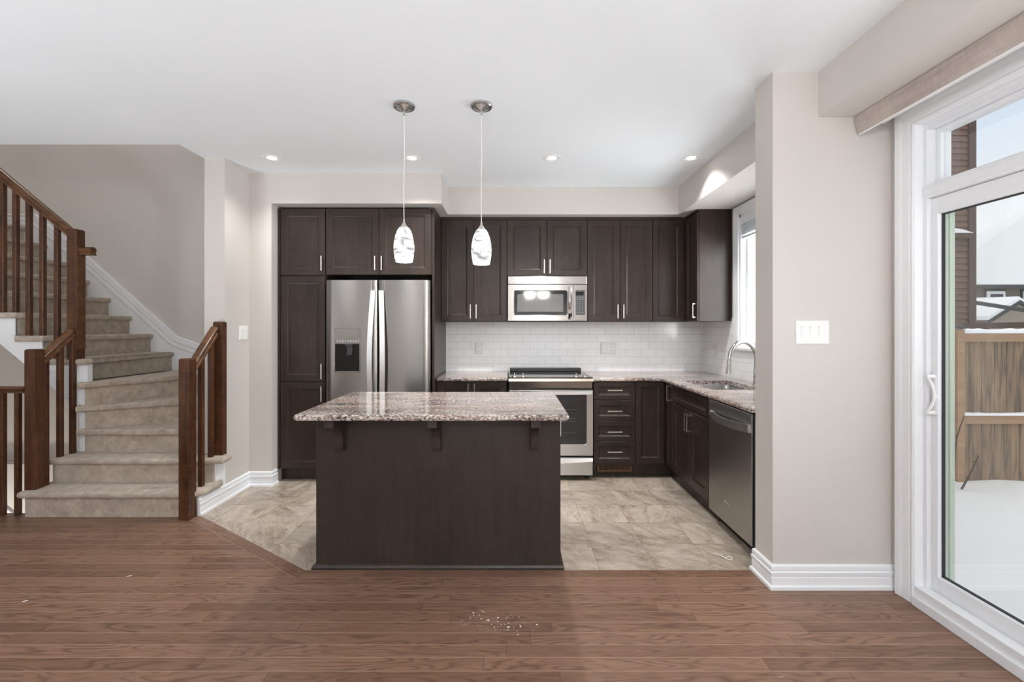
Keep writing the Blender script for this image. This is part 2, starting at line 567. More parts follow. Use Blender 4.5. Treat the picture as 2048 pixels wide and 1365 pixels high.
def m_granite():
    m, nt, b = new_mat('streaked_granite')
    big = noise(nt, coords(nt, (1.6, 6.5, 6.5)), 1.0, 4, 0.6, 1.2)
    gr = noise(nt, coords(nt, (60, 95, 95)), 1, 4, 0.7, 0.4)
    a = math_n(nt, 'ADD', math_n(nt, 'MULTIPLY', gr, 0.72), math_n(nt, 'MULTIPLY', big, 0.28))
    c = ramp(nt, a, [(0.39, (0.03, 0.025, 0.026)), (0.455, (0.15, 0.115, 0.105)), (0.50, (0.33, 0.27, 0.245)), (0.56, (0.55, 0.49, 0.45)), (0.64, (0.74, 0.70, 0.67))])
    cl = noise(nt, coords(nt, (0.9, 3.2, 3.2)), 1.3, 3, 0.5, 0.8)
    c = mixc(nt, math_n(nt, 'MULTIPLY', ramp(nt, cl, [(0.50, (0, 0, 0)), (0.70, (1, 1, 1))]), 0.55), c, (0.36, 0.22, 0.15), 'MIX')
    sp_ = noise(nt, coords(nt, (120, 170, 170)), 1.0, 2, 0.5)
    c = mixc(nt, ramp(nt, sp_, [(0.62, (0, 0, 0)), (0.67, (0.85, 0.85, 0.85))]), c, (0.04, 0.032, 0.032))
    nt.links.new(c, b.inputs['Base Color'])
    b.inputs['Roughness'].default_value = 0.07
    b.inputs['Specular IOR Level'].default_value = 0.6
    return m


def m_carpet():
    m, nt, b = new_mat('taupe_cut_pile_carpet')
    v = coords(nt)
    f1 = noise(nt, v, 190, 4, 0.75)
    f2 = noise(nt, v, 16, 4, 0.6)
    f = math_n(nt, 'ADD', math_n(nt, 'MULTIPLY', f1, 0.55), math_n(nt, 'MULTIPLY', f2, 0.45))
    c = ramp(nt, f, [(0.32, (0.27, 0.218, 0.172)), (0.52, (0.53, 0.45, 0.37)), (0.70, (0.76, 0.67, 0.57))])
    nt.links.new(c, b.inputs['Base Color'])
    b.inputs['Roughness'].default_value = 0.95
    b.inputs['Sheen Weight'].default_value = 0.25
    b.inputs['Specular IOR Level'].default_value = 0.1
    bump(nt, b, f1, 0.9, 0.006)
    return m


def m_glass(name, tint=(1, 1, 1), refl=0.5):
    m = bpy.data.materials.new(name)
    m.use_nodes = True
    nt = m.node_tree
    nt.nodes.clear()
    o = nd(nt, 'ShaderNodeOutputMaterial')
    tr = nd(nt, 'ShaderNodeBsdfTransparent', {'Color': (*tint, 1)})
    gl = nd(nt, 'ShaderNodeBsdfGlossy', {'Roughness': 0.0})
    fr = nd(nt, 'ShaderNodeFresnel', {'IOR': 1.45})
    mx_ = nd(nt, 'ShaderNodeMixShader', {0: math_n(nt, 'MULTIPLY', fr.outputs[0], refl)})
    nt.links.new(tr.outputs[0], mx_.inputs[1])
    nt.links.new(gl.outputs[0], mx_.inputs[2])
    nt.links.new(mx_.outputs[0], o.inputs[0])
    return m


def m_emit(name, col, strength):
    m, nt, b = new_mat(name)
    b.inputs['Base Color'].default_value = (*col, 1)
    b.inputs['Emission Color'].default_value = (*col, 1)
    b.inputs['Emission Strength'].default_value = strength
    return m


def m_shade():
    m, nt, b = new_mat('lit_swirled_art_glass')
    v = coords(nt, (1, 1, 2.4), True)
    a = noise(nt, v, 7, 5, 0.55, 3.0)
    c = ramp(nt, a, [(0.30, (0.16, 0.16, 0.165)), (0.46, (0.42, 0.42, 0.425)), (0.60, (1, 1, 1))])
    nt.links.new(c, b.inputs['Base Color'])
    nt.links.new(c, b.inputs['Emission Color'])
    b.inputs['Emission Strength'].default_value = 0.95
    b.inputs['Roughness'].default_value = 0.12
    return m


def m_boards(name, stops, wid, horizontal=False, rough=0.75, mort=(0.02, 0.017, 0.014), ms=0.004):
    """weathered fence boards / lapped siding"""
    m, nt, b = new_mat(name)
    t = nd(nt, 'ShaderNodeTexCoord')
    s = nd(nt, 'ShaderNodeSeparateXYZ', {0: t.outputs['Object']})
    ax = s.outputs['Z'] if horizontal else s.outputs['X']
    k = math_n(nt, 'DIVIDE', ax, wid)
    idx = math_n(nt, 'FLOOR', k)
    wn_ = nd(nt, 'ShaderNodeTexWhiteNoise', {'W': idx}, noise_dimensions='1D').outputs[0]
    a = nd(nt, 'ShaderNodeVectorMath', operation='ADD')
    nt.links.new(nd(nt, 'ShaderNodeMapping', {'Vector': t.outputs['Object'], 'Scale': ((1.5, 20, 22) if horizontal else (18, 18, 1.6))}).outputs[0], a.inputs[0])
    kk = math_n(nt, 'MULTIPLY', wn_, 50.0)
    nt.links.new(nd(nt, 'ShaderNodeCombineXYZ', {0: kk, 1: kk, 2: kk}).outputs[0], a.inputs[1])
    g = noise(nt, a.outputs[0], 1, 5, 0.6, 0.8)
    f = math_n(nt, 'ADD', math_n(nt, 'MULTIPLY', g, 0.6), math_n(nt, 'MULTIPLY', wn_, 0.4))
    c = ramp(nt, f, stops)
    nt.links.new(c, b.inputs['Base Color'])
    b.inputs['Roughness'].default_value = rough
    return m


M['hardwood'] = m_hardwood()
M['tile'] = m_tile()
M['subway'] = m_subway()
M['granite'] = m_granite()
M['carpet'] = m_carpet()
M['glass'] = m_glass('clear_glass')
M['door_glass'] = m_glass('tinted_door_glass', (0.985, 0.99, 0.985), 0.15)
M['shade'] = m_shade()
M['bulb'] = m_emit('recessed_bulb', (1.0, 0.96, 0.9), 14)
M['bowl'] = m_emit('lit_alabaster_glass', (1.0, 0.985, 0.96), 240)
M['bowl_bright'] = m_emit('lit_opal_glass', (1.0, 0.985, 0.96), 55)
M['siding'] = plain('brown_siding', (0.165, 0.098, 0.072), 0.7, var=0.12, vs_=14)
M['siding_trim'] = plain('brown_corner_trim', (0.085, 0.052, 0.036), 0.65, var=0.12)
M['grey_siding'] = plain('grey_brown_siding', (0.17, 0.15, 0.13), 0.8, var=0.1)
M['fascia'] = plain('charcoal_fascia', (0.055, 0.055, 0.055), 0.6)
M['fence'] = m_boards('weathered_cedar', [(0.28, (0.13, 0.095, 0.066)), (0.42, (0.29, 0.195, 0.12)), (0.56, (0.40, 0.265, 0.155)), (0.72, (0.54, 0.34, 0.18))], 5.0)
M['fence_rail'] = m_boards('cedar_rail', [(0.3, (0.25, 0.15, 0.085)), (0.7, (0.44, 0.28, 0.165))], 5.0, True)
M['sage'] = plain('pale_green_frame', (0.50, 0.57, 0.48), 0.45, var=0.02)
M['valance'] = cab_wood('taupe_valance_fabric', (0.34, 0.29, 0.262), (0.52, 0.46, 0.425), 0.6, 1)
M['twig'] = plain('twig_bark', (0.07, 0.05, 0.035), 0.9, var=0.2)

CEIL = 2.71
XR = 1.995           # face of the wall with the sliding door
YB = 4.75            # face of the back wall
SOF = 2.447          # underside of the kitchen soffit

# ================================================================= ROOM SHELL
def struct(mb, name, mat, label=None, cat=None, **k):
    o = mb.out(name, mat, origin=(0, 0, 0), **k)
    return tag(o, label, cat, None, 'structure')


m = MB()
m.prism([(-6.5, -3.4), (XR, -3.4), (XR, 2.566), (-1.17, 2.566), (-2.28, 3.318), (-2.28, 3.36), (-6.5, 3.36)], -0.25, 0)
struct(m, 'floor', M['hardwood'], 'brown oak strip floor of the living area', 'floor')
m = MB()
m.prism([(-1.17, 2.566), (XR, 2.566), (XR, YB), (-2.28, YB), (-2.28, 3.318)], -0.25, 0.001)
struct(m, 'floor_kitchen', M['tile'], 'marbled beige tile floor of the kitchen', 'floor')

# border board that runs along the slanted edge of the tile
m = MB()
e0, e1 = V((-1.17, 2.566)), V((-2.28, 3.318))
dd = (e1 - e0).normalized()
nn = V((-dd.y, dd.x))
if nn.y > 0:
    nn = -nn
w_ = 0.0755
m.prism([tuple(e0), tuple(e1), tuple(e1 + nn * w_ + dd * 0.0), tuple(e0 + nn * w_ - dd * 0.045)], 0.0, 0.0012)
struct(m, 'trim_1', m_hardwood('hardwood_border', math.atan2(e1.y - e0.y, e0.x - e1.x), e0.x * math.sin(math.atan2(e1.y - e0.y, e0.x - e1.x)) + e0.y * math.cos(math.atan2(e1.y - e0.y, e0.x - e1.x))), 'oak border board along the slanted edge of the tile', 'border board')

m = MB()
m.box(-6.6, 2.25, -3.5, 3.33, CEIL, CEIL + 0.3)
m.box(-2.44, 2.25, 3.33, 4.9, CEIL, CEIL + 0.3)
struct(m, 'ceiling', M['ceiling'], 'flat white ceiling over kitchen and living area', 'ceiling')
m = MB()
m.box(-6.6, -2.3, 3.2, 4.9, 5.3, 5.4)
struct(m, 'ceiling_stairwell', M['ceiling'], 'white ceiling high above the stairwell', 'ceiling')

m = MB()
m.box(-6.6, 2.25, YB, YB + 0.15, -2.6, 5.4)
struct(m, 'wall_back', M['wall'], 'beige wall behind kitchen and stairs', 'wall')
m = MB()
m.box(-6.5, -3.5, YB - 0.15, YB, -2.6, -0.01)
m.box(-6.5, -3.40, 3.20, 3.355, -2.6, -0.25)
m.box(-3.52, -3.40, 3.355, YB - 0.15, -2.6, -0.25)
m.box(-6.5, -3.40, 3.355, YB - 0.15, -2.7, -2.6)
struct(m, 'wall_basement', M['wall'], 'beige ledge wall of the basement stairwell', 'wall')
ld = bpy.data.lights.new('basement_bulb', 'POINT')  # unseen fill light added to brighten the basement stairwell
ld.energy, ld.color, ld.shadow_soft_size = 22, (1.0, 0.96, 0.9), 0.1
lo = bpy.data.objects.new('basement_bulb', ld)
COL.objects.link(lo)
lo.location = (-5.2, 3.9, -0.9)
m = MB()
m.box(-6.62, -6.5, -3.5, 4.9, -2.6, 5.4)
struct(m, 'wall_left', M['wall'], 'beige end wall of the living area', 'wall')
m = MB()
m.box(-6.5, -2.44, 3.2, 3.33, CEIL + 0.3, 5.4)
struct(m, 'wall_upstairs', M['wall'], 'beige wall above the ceiling edge of the stairwell', 'wall')

m = MB()
SY0, SY1 = 0.415, 2.247          # sliding door opening
KY0, KY1, KZ0, KZ1 = 3.1, 4.0, 1.195, 2.36
m.box(XR, XR + 0.155, -3.5, SY0, 0, CEIL)
m.box(XR, XR + 0.155, SY0, SY1, 2.375, CEIL)
m.box(XR, XR + 0.155, SY0, SY1, -0.6, 0.03)
m.box(XR, XR + 0.155, SY1, KY0, -0.6, CEIL)
m.box(XR, XR + 0.155, KY0, KY1, -0.6, KZ0)
m.box(XR, XR + 0.155, KY0, KY1, KZ1, CEIL)
m.box(XR, XR + 0.155, KY1, 4.9, -0.6, CEIL)
struct(m, 'wall_right', M['wall'], 'beige outside wall with sliding door and kitchen window', 'wall')

m = MB()
m.box(1.366, XR, 2.39, 2.56, 0, CEIL)
struct(m, 'wall_pier', M['wall'], 'beige wall stub between dishwasher and sliding door', 'wall')

m = MB()
m.box(-2.44, -2.28, 3.605, YB, 0, 5.3)
m.box(-2.28, -2.087, 3.94, YB, 0, CEIL)
struct(m, 'wall_stair', M['wall'], 'beige wall corner between stairs and pantry cabinet', 'wall')

m = MB()
m.box(-2.087, -0.615, 3.94, YB, SOF, CEIL)
m.box(-0.615, 1.575, 4.32, YB, SOF, CEIL)
m.box(1.575, XR, 2.56, YB, SOF, CEIL)
struct(m, 'wall_soffit', M['wall'], 'beige soffit above the wall cabinets', 'soffit')
m = MB()
m.box(1.605, XR, -3.4, 2.39, 2.473, CEIL)
struct(m, 'wall_bulkhead', M['wall'], 'beige bulkhead above the sliding door', 'bulkhead')

# wall behind the camera, with two windows added for fill light
m = MB()
zs0, zs1 = 0.65, 2.25
m.box(-6.6, 2.25, -3.5, -3.4, 0, zs0)
m.box(-6.6, 2.25, -3.5, -3.4, zs1, CEIL)
for a, b_ in ((-6.6, -3.6), (-1.6, -0.4), (1.6, 2.25)):
    m.box(a, b_, -3.5, -3.4, zs0, zs1)
struct(m, 'wall_rear', M['wall'], 'beige wall behind the viewer with two windows', 'wall')
for i, cx in enumerate((-2.6, 0.6)):
    m = MB()
    for x0, x1, z0, z1 in ((-1.0, -0.94, zs0, zs1), (0.94, 1.0, zs0, zs1), (-0.03, 0.03, zs0, zs1), (-1.0, 1.0, zs0, zs0 + 0.06), (-1.0, 1.0, zs1 - 0.06, zs1)):
        m.box(cx + x0, cx + x1, -3.5, -3.44, z0, z1, 0.004)
    struct(m, 'window_%d' % (i + 2), M['vinyl'], ('white window behind the viewer on the stair side', 'white window behind the viewer beside the sliding door')[i], 'window')

# backsplash tiles (a thin real layer on the two walls)
m = MB()
m.box(-0.693, XR - 0.008, YB - 0.008, YB, 0.905, 1.46)
struct(m, 'wall_tile_back', M['subway'], 'white subway tile backsplash behind the range', 'backsplash')
m = MB()
m.box(XR - 0.008, XR, 4.08, YB - 0.008, 0.905, 1.46)
m.box(XR - 0.008, XR, 2.57, 4.08, 0.905, KZ0 - 0.02)
struct(m, 'wall_tile_side', M['subway'], 'white subway tile backsplash behind the sink', 'backsplash')

# baseboards
BBP = [(0, 0), (0, 0.024), (0.016, 0.024), (0.023, 0.014), (0.060, 0.014), (0.064, 0.010), (0.068, 0.015), (0.088, 0.018), (0.094, 0.009), (0.099, 0.013), (0.118, 0.013), (0.126, 0.006), (0.127, 0)]
def baseboard(name, path, label):
    mb = MB()
    mb.sweep([(x, y, 0) for x, y in path], (0, 0, 1), BBP)
    return struct(mb, name, M['trim'], label, 'baseboard')

baseboard('baseboard_pier', [(XR, 2.39), (1.366, 2.39), (1.366, 2.56), (1.40, 2.56)][::-1][::-1], 'white baseboard wrapping the wall stub beside the dishwasher')
baseboard('baseboard_pantry', [(-2.087, 4.02), (-2.087, 3.94), (-2.28, 3.94), (-2.28, 3.30)], 'white baseboard between stairs and pantry cabinet')
baseboard('baseboard_rear', [(-6.5, -3.4), (XR, -3.4)], 'white baseboard behind the viewer')

# ================================================================= SLIDING DOOR
CASP = [(0, 0), (0.012, 0), (0.017, 0.006), (0.017, 0.012), (0.011, 0.016), (0.011, 0.020), (0.016, 0.026), (0.018, 0.060), (0.022, 0.078), (0.024, 0.100), (0.020, 0.105), (0, 0.105)]
DZ = 2.368
door = thing('door_1', 'white vinyl sliding patio door with transom window above', 'sliding door', (XR, (SY0 + SY1) / 2, 0), kind='structure')
m = MB()
m.sweep([(XR, SY1, 0.0), (XR, SY1, DZ), (XR, SY0, DZ), (XR, SY0, 0.0)], (-1, 0, 0), CASP)
m.out('casing', M['trim'], door)
m = MB()
# jamb liners, then the vinyl frame with its steps
jx = XR - 0.012
m.box(jx, XR + 0.036, SY1 - 0.002, SY1 + 0.012, 0.0, DZ + 0.01)
m.box(jx, XR + 0.036, SY0 - 0.012, SY0 + 0.002, 0.0, DZ + 0.01)
m.box(jx, XR + 0.036, SY0, SY1, DZ - 0.002, DZ + 0.012)
m.out('jamb', M['trim'], door)
m = MB()
for y0, y1 in ((SY1 - 0.022, SY1), (SY0, SY0 + 0.022)):
    m.box(XR + 0.030, XR + 0.150, y0, y1, 0.076, DZ - 0.0305)
m.box(XR + 0.030, XR + 0.150, SY0, SY1, DZ - 0.03, DZ)
# transom bar (stepped)
m.box(XR + 0.026, XR + 0.148, SY0 + 0.001, SY1 - 0.003, 2.000, 2.062, 0.003)
m.box(XR + 0.022, XR + 0.06, SY0, SY1 - 0.003, 2.012, 2.050, 0.004)
# sill
m.box(XR - 0.012, XR + 0.045, SY0 + 0.001, SY1 - 0.001, 0.045, 0.094, 0.003)
m.box(XR + 0.045, XR + 0.155, SY0, SY1, 0.03, 0.075, 0.002)
m.box(XR + 0.062, XR + 0.070, SY0, SY1 - 0.022, 0.075, 0.092)
m.box(XR - 0.025, XR - 0.012, SY0, SY1, 0.0, 0.05, 0.004)
m.out('frame', M['vinyl'], door)
m = MB()
for y0, y1 in ((SY1 - 0.045, SY1 - 0.022), (SY0 + 0.022, SY0 + 0.045)):
    m.box(XR + 0.075, XR + 0.12, y0, y1, 2.062, DZ - 0.03, 0.003)
m.box(XR + 0.075, XR + 0.12, SY0 + 0.045, SY1 - 0.045, 2.062, 2.085, 0.003)
m.box(XR + 0.075, XR + 0.12, SY0 + 0.045, SY1 - 0.045, DZ - 0.053, DZ - 0.03, 0.003)
tr = m.out('transom_sash', M['vinyl'], door)
m = MB()
m.box(XR + 0.094, XR + 0.100, SY0 + 0.045, SY1 - 0.045, 2.085, DZ - 0.053)
m.out('transom_glass', M['door_glass'], tr)


def sash(name, y0, y1, x0, handle):
    t = MB()
    x1 = x0 + 0.04
    for a, b_ in ((y0, y0 + 0.035), (y1 - 0.035, y1)):
        t.box(x0, x1, a, b_, 0.08, 1.998, 0.003)
    t.box(x0, x1, y0 + 0.035, y1 - 0.035, 0.08, 0.167, 0.003)
    t.box(x0, x1, y0 + 0.035, y1 - 0.035, 1.917, 1.998, 0.003)
    s = t.out(name, M['vinyl'], door)
    # dark glazing gasket + pane
    t = MB()
    g = 0.006
    for a, b_, c0, c1 in ((y0 + 0.034, y0 + 0.034 + g, 0.166, 1.918), (y1 - 0.034 - g, y1 - 0.034, 0.166, 1.918), (y0 + 0.034, y1 - 0.034, 0.166, 0.166 + g), (y0 + 0.034, y1 - 0.034, 1.918 - g, 1.918)):
        t.box(x0 + 0.018, x1 - 0.008, a, b_, c0, c1)
    t.out('gasket', M['black'], s)
    t = MB()
    t.box(x0 + 0.022, x0 + 0.028, y0 + 0.034, y1 - 0.034, 0.166, 1.918)
    t.out('glass', M['door_glass'], s)
    if handle:
        t = MB()
        yh = y1 - 0.018
        t.box(x0 - 0.004, x0, yh - 0.013, yh + 0.013, 0.945, 1.142, 0.002)
        for zz in (0.955, 1.132):
            t.cyl((x0, yh, zz), (x0 - 0.032, yh + 0.004, zz), 0.011, 0.009)
        pts = []
        for k in range(13):
            q = k / 12
            pts.append((x0 - 0.034 + 0.016 * math.sin(PI * q), yh + 0.004 - 0.022 * math.sin(PI * q), 0.952 + 0.183 * q))
        t.tube(pts, 0.0065, 10)
        t.box(x0 - 0.012, x0, yh - 0.016, yh - 0.008, 1.03, 1.042, 0.002)
        t.out('handle', M['white_plastic'], s, smooth='auto')
    return s


sash('sliding_sash', 1.30, SY1 - 0.022, XR + 0.052, True)
sash('fixed_sash', SY0 + 0.022, 1.34, XR + 0.098, False)
# ribbed exterior frame, seen through the pane
m = MB()
for x0, x1, dy in ((0.098, 0.112, 0.030), (0.112, 0.124, 0.024), (0.124, 0.138, 0.032), (0.138, 0.152, 0.026)):
    m.box(XR + x0, XR + x1, SY1 - 0.022 - dy + 0.01, SY1 - 0.0215, 0.075, 1.998)
m.out('outer_frame', M['sage'], door)

# ================================================================= KITCHEN WINDOW
win = thing('window_1', 'white framed window beside the sink', 'window', (XR, (KY0 + KY1) / 2, KZ0), kind='structure')
m = MB()
WCP = [(0, 0), (0.012, 0), (0.016, 0.01), (0.013, 0.02), (0.018, 0.04), (0.022, 0.07), (0.018, 0.075), (0, 0.075)]
m.sweep([(XR, KY1, KZ0), (XR, KY1, KZ1), (XR, KY0, KZ1), (XR, KY0, KZ0)], (-1, 0, 0), WCP)
m.out('casing', M['trim'], win)
m = MB()
m.box(XR - 0.035, XR + 0.06, KY0 - 0.09, KY1 + 0.09, KZ0 - 0.022, KZ0 + 0.003, 0.005)
m.out('sill', M['trim'], win)
m = MB()
for y0, y1, z0, z1 in ((KY1 - 0.05, KY1, KZ0, KZ1), (KY0, KY0 + 0.05, KZ0, KZ1), (KY0 + 0.05, KY1 - 0.05, KZ0, KZ0 + 0.05), (KY0 + 0.05, KY1 - 0.05, KZ1 - 0.05, KZ1)):
    m.box(XR + 0.05, XR + 0.13, y0, y1, z0, z1, 0.004)
m.box(XR + 0.0, XR + 0.05, KY1 - 0.02, KY1, KZ0, KZ1)
m.box(XR + 0.0, XR + 0.05, KY0, KY0 + 0.02, KZ0, KZ1)
m.box(XR + 0.0, XR + 0.05, KY0, KY1, KZ1 - 0.02, KZ1)
m.out('frame', M['vinyl'], win)
m = MB()
m.box(XR + 0.085, XR + 0.091, KY0 + 0.05, KY1 - 0.05, KZ0 + 0.05, KZ1 - 0.05)
m.out('glass', M['glass'], win)
m = MB()
m.box(XR - 0.004, XR + 0.04, KY0 + 0.022, KY1 - 0.022, KZ1 - 0.09, KZ1 - 0.021, 0.004)
for k in range(9):
    z = KZ1 - 0.098 - 0.0105 * k
    m.box(XR + 0.002, XR + 0.038, KY0 + 0.03, KY1 - 0.03, z, z + 0.004)
m.box(XR + 0.004, XR + 0.036, KY0 + 0.028, KY1 - 0.028, KZ1 - 0.215, KZ1 - 0.195, 0.004)
bl = tag(m.out('window_blind', M['vinyl']), 'white slat blind drawn up at the top of the sink window', 'blind')

# ================================================================= VALANCE
vx0, vy0, vy1 = 1.787, -0.1, 2.376
prof = []
for k in range(9):
    a = k / 8
    prof.append((vx0 + 0.020 * a * a + 0.0, 2.470 - 0.092 * a))
ring = prof + [(p[0] + 0.006, p[1]) for p in reversed(prof)]
val = thing('blind_valance', 'curved taupe valance mounted above the sliding door', 'valance', (1.89, 1.1, 2.38))
m = MB()
m.prism([(p[0], p[1]) for p in ring], vy0, vy1, axis='y')
m.out('front', M['valance'], val)
m = MB()
lip = [(vx0 + 0.0185, 2.3785), (vx0 + 0.028, 2.3765), (vx0 + 0.028, 2.3735), (vx0 + 0.0185, 2.3745)]
m.prism(lip, vy0, vy1, axis='y')
m.out('bottom_lip', M['white_plastic'], val)
m = MB()
m.box(1.86, 1.93, vy0 + 0.01, vy1 - 0.01, 2.43, 2.4725)
m.out('head_rail', M['white_plastic'], val)

# ================================================================= CABINETS
NX, UX = V((0, -1, 0)), V((1, 0, 0))       # facing the camera
NS, US = V((-1, 0, 0)), V((0, 1, 0))       # facing the island (sink run)


def pull_v(parent, P, u, w, s, z0, z1, th=0.02, wid=0.010):
    mb = MB()
    mb.obox(P, u, w, (s - wid / 2, s + wid / 2), (z0, z1), (th + 0.024, th + 0.030), 0.001)
    mb.obox(P, u, w, (s - wid / 2, s + wid / 2), (z0, z0 + 0.012), (th, th + 0.026), 0.001)
    mb.obox(P, u, w, (s - wid / 2, s + wid / 2), (z1 - 0.012, z1), (th, th + 0.026), 0.001)
    return mb.out('handle', M['nickel'], parent)


def pull_h(parent, P, u, w, s0, s1, z, th=0.02, wid=0.010):
    mb = MB()
    mb.obox(P, u, w, (s0, s1), (z - wid / 2, z + wid / 2), (th + 0.024, th + 0.030), 0.001)
    mb.obox(P, u, w, (s0, s0 + 0.012), (z - wid / 2, z + wid / 2), (th, th + 0.026), 0.001)
    mb.obox(P, u, w, (s1 - 0.012, s1), (z - wid / 2, z + wid / 2), (th, th + 0.026), 0.001)
    return mb.out('handle', M['nickel'], parent)


def cdoor(cab, name, P, u, w, s0, s1, z0, z1, sw=0.058, hs=None, hz=None, hh=None):
    """a shaker door or drawer front; hs = handle position along u; hz = its z span; hh = horizontal span"""
    g = 0.0015
    mb = MB()
    Q = V(P) + V(u) * (s0 + g)
    Q.z = z0 + g
    mb.door(Q, u, w, s1 - s0 - 2 * g, z1 - z0 - 2 * g, 0.02, sw)
    d = mb.out(name, M['cab'], cab)
    P0 = V((P[0], P[1], 0))
    if hz:
        pull_v(d, P0, u, w, hs, hz[0], hz[1])
    if hh:
        pull_h(d, P0, u, w, hh[0], hh[1], hh[2])
    return d


# --- pantry -------------------------------------------------------
YP = 4.06          # carcass front plane, doors stand proud of it
pan = thing('pantry_cabinet', 'tall dark wood pantry cabinet with three stacked doors beside fridge', 'cabinet', (-1.87, 4.4, 0))
m = MB()
m.box(-2.085, -1.660, YP, YB - 0.002, 0.115, 2.43)
m.box(-2.085, -2.066, YP - 0.02, YP, 0.115, 2.43, 0.001)
m.out('carcass', M['cab'], pan)
m = MB()
m.box(-2.085, -1.660, YP + 0.055, YP + 0.075, 0.0, 0.115)
m.out('toe_kick', M['cab'], pan)
PP = (0, YP, 0)
cdoor(pan, 'door', PP, UX, NX, -2.063, -1.662, 1.835, 2.428, hs=-1.688, hz=(1.875, 2.005))
cdoor(pan, 'door', PP, UX, NX, -2.063, -1.662, 0.891, 1.829, hs=-1.688, hz=(0.915, 1.05))
cdoor(pan, 'door', PP, UX, NX, -2.063, -1.662, 0.117, 0.885, hs=-1.688, hz=(0.715, 0.852))

# --- cabinet above the fridge --------------------------------------
fc = thing('fridge_cabinet', 'dark wood two-door cabinet directly above the fridge with tall end panel', 'cabinet', (-1.18, 4.4, 0))
m = MB()
m.box(-1.659, -0.714, YP, YB - 0.002, 1.84, 2.43)
m.out('carcass', M['cab'], fc)
m = MB()
m.box(-0.714, -0.693, YP - 0.02, YB - 0.002, 0.0, 2.43, 0.001)
m.out('end_panel', M['cab'], fc)
cdoor(fc, 'door', PP, UX, NX, -1.658, -1.186, 1.84, 2.428, hs=-1.215, hz=(1.877, 2.005))
cdoor(fc, 'door', PP, UX, NX, -1.186, -0.716, 1.84, 2.428, hs=-1.157, hz=(1.877, 2.005))

# --- upper cabinets -------------------------------------------------
YU = 4.44
UP = (0, YU, 0)
ZU = 1.43


def upper(name, label, x0, xm, x1, z0, hz):
    c = thing(name, label, 'cabinet', ((x0 + x1) / 2, 4.6, z0), 'wall cabinets')
    mb = MB()
    mb.box(x0, x1, YU, YB - 0.009, z0, 2.43)
    mb.box(x0, x1, YU - 0.02, YU, 2.418, 2.445)
    mb.out('carcass', M['cab'], c)
    cdoor(c, 'door', UP, UX, NX, x0, xm, z0, 2.418, hs=xm - 0.028, hz=hz)
    cdoor(c, 'door', UP, UX, NX, xm, x1, z0, 2.418, hs=xm + 0.028, hz=hz)
    return c


upper('wall_cabinet', 'tall dark two-door wall cabinet between fridge and microwave', -0.692, -0.379, -0.053, ZU, (1.46, 1.595))
upper('wall_cabinet', 'short dark two-door wall cabinet directly above the microwave', -0.053, 0.335, 0.727, 1.872, (1.895, 2.03))
upper('wall_cabinet', 'tall dark two-door wall cabinet between microwave and corner cabinet', 0.727, 1.045, 1.362, ZU, (1.46, 1.595))

cc = thing('wall_cabinet', 'dark L-shaped corner wall cabinet beside the sink window', 'cabinet', (1.8, 4.45, ZU), 'wall cabinets')
m = MB()
m.prism([(1.363, YU), (1.694, YU), (1.694, 4.125), (XR - 0.009, 4.125), (XR - 0.009, YB - 0.009), (1.363, YB - 0.009)], ZU, 2.43)
m.box(1.363, 1.694, YU - 0.02, YU, 2.418, 2.445)
m.box(1.674, XR - 0.009, 4.125, YU, 2.43, 2.445)
m.out('carcass', M['cab'], cc)
cdoor(cc, 'door', UP, UX, NX, 1.363, 1.660, ZU, 2.418, sw=0.05)
cdoor(cc, 'door', (1.694, 0, 0), US, NS, 4.128, 4.418, ZU, 2.418, sw=0.05, hs=4.16, hz=(1.46, 1.595))

# --- base cabinets --------------------------------------------------
YBASE = 4.14
BP = (0, YBASE, 0)
ZB0, ZB1 = 0.138, 0.882


def base_carcass(c, x0, x1):
    mb = MB()
    mb.box(x0, x1, YBASE, YB - 0.009, 0.115, 0.884)
    mb.out('carcass', M['cab'], c)
    mb = MB()
    mb.box(x0, x1, YBASE + 0.055, YBASE + 0.073, 0.0, 0.115)
    mb.box(x0, x1, YBASE + 0.043, YBASE + 0.055, 0.0, 0.016, 0.004)
    mb.out('toe_kick', M['cab'], c)


bc = thing('base_cabinet', 'dark two-door base cabinet between fridge and range', 'cabinet', (-0.37, 4.45, 0))
base_carcass(bc, -0.692, -0.05)
cdoor(bc, 'door', BP, UX, NX, -0.69, -0.372, ZB0, ZB1, hs=-0.40, hz=(0.735, 0.86))
cdoor(bc, 'door', BP, UX, NX, -0.372, -0.052, ZB0, ZB1, hs=-0.344, hz=(0.735, 0.86))

dc = thing('drawer_cabinet', 'dark base cabinet with four stacked drawers beside range', 'cabinet', (0.92, 4.45, 0))
base_carcass(dc, 0.733, 1.112)
zz = [0.138, 0.340, 0.525, 0.714, 0.882]
for k in range(4):
    hzc = (0.25, 0.43, 0.617, 0.806)[k]
    cdoor(dc, 'drawer', BP, UX, NX, 0.735, 1.110, zz[k], zz[k + 1], sw=0.044, hh=(0.855, 0.990, hzc))

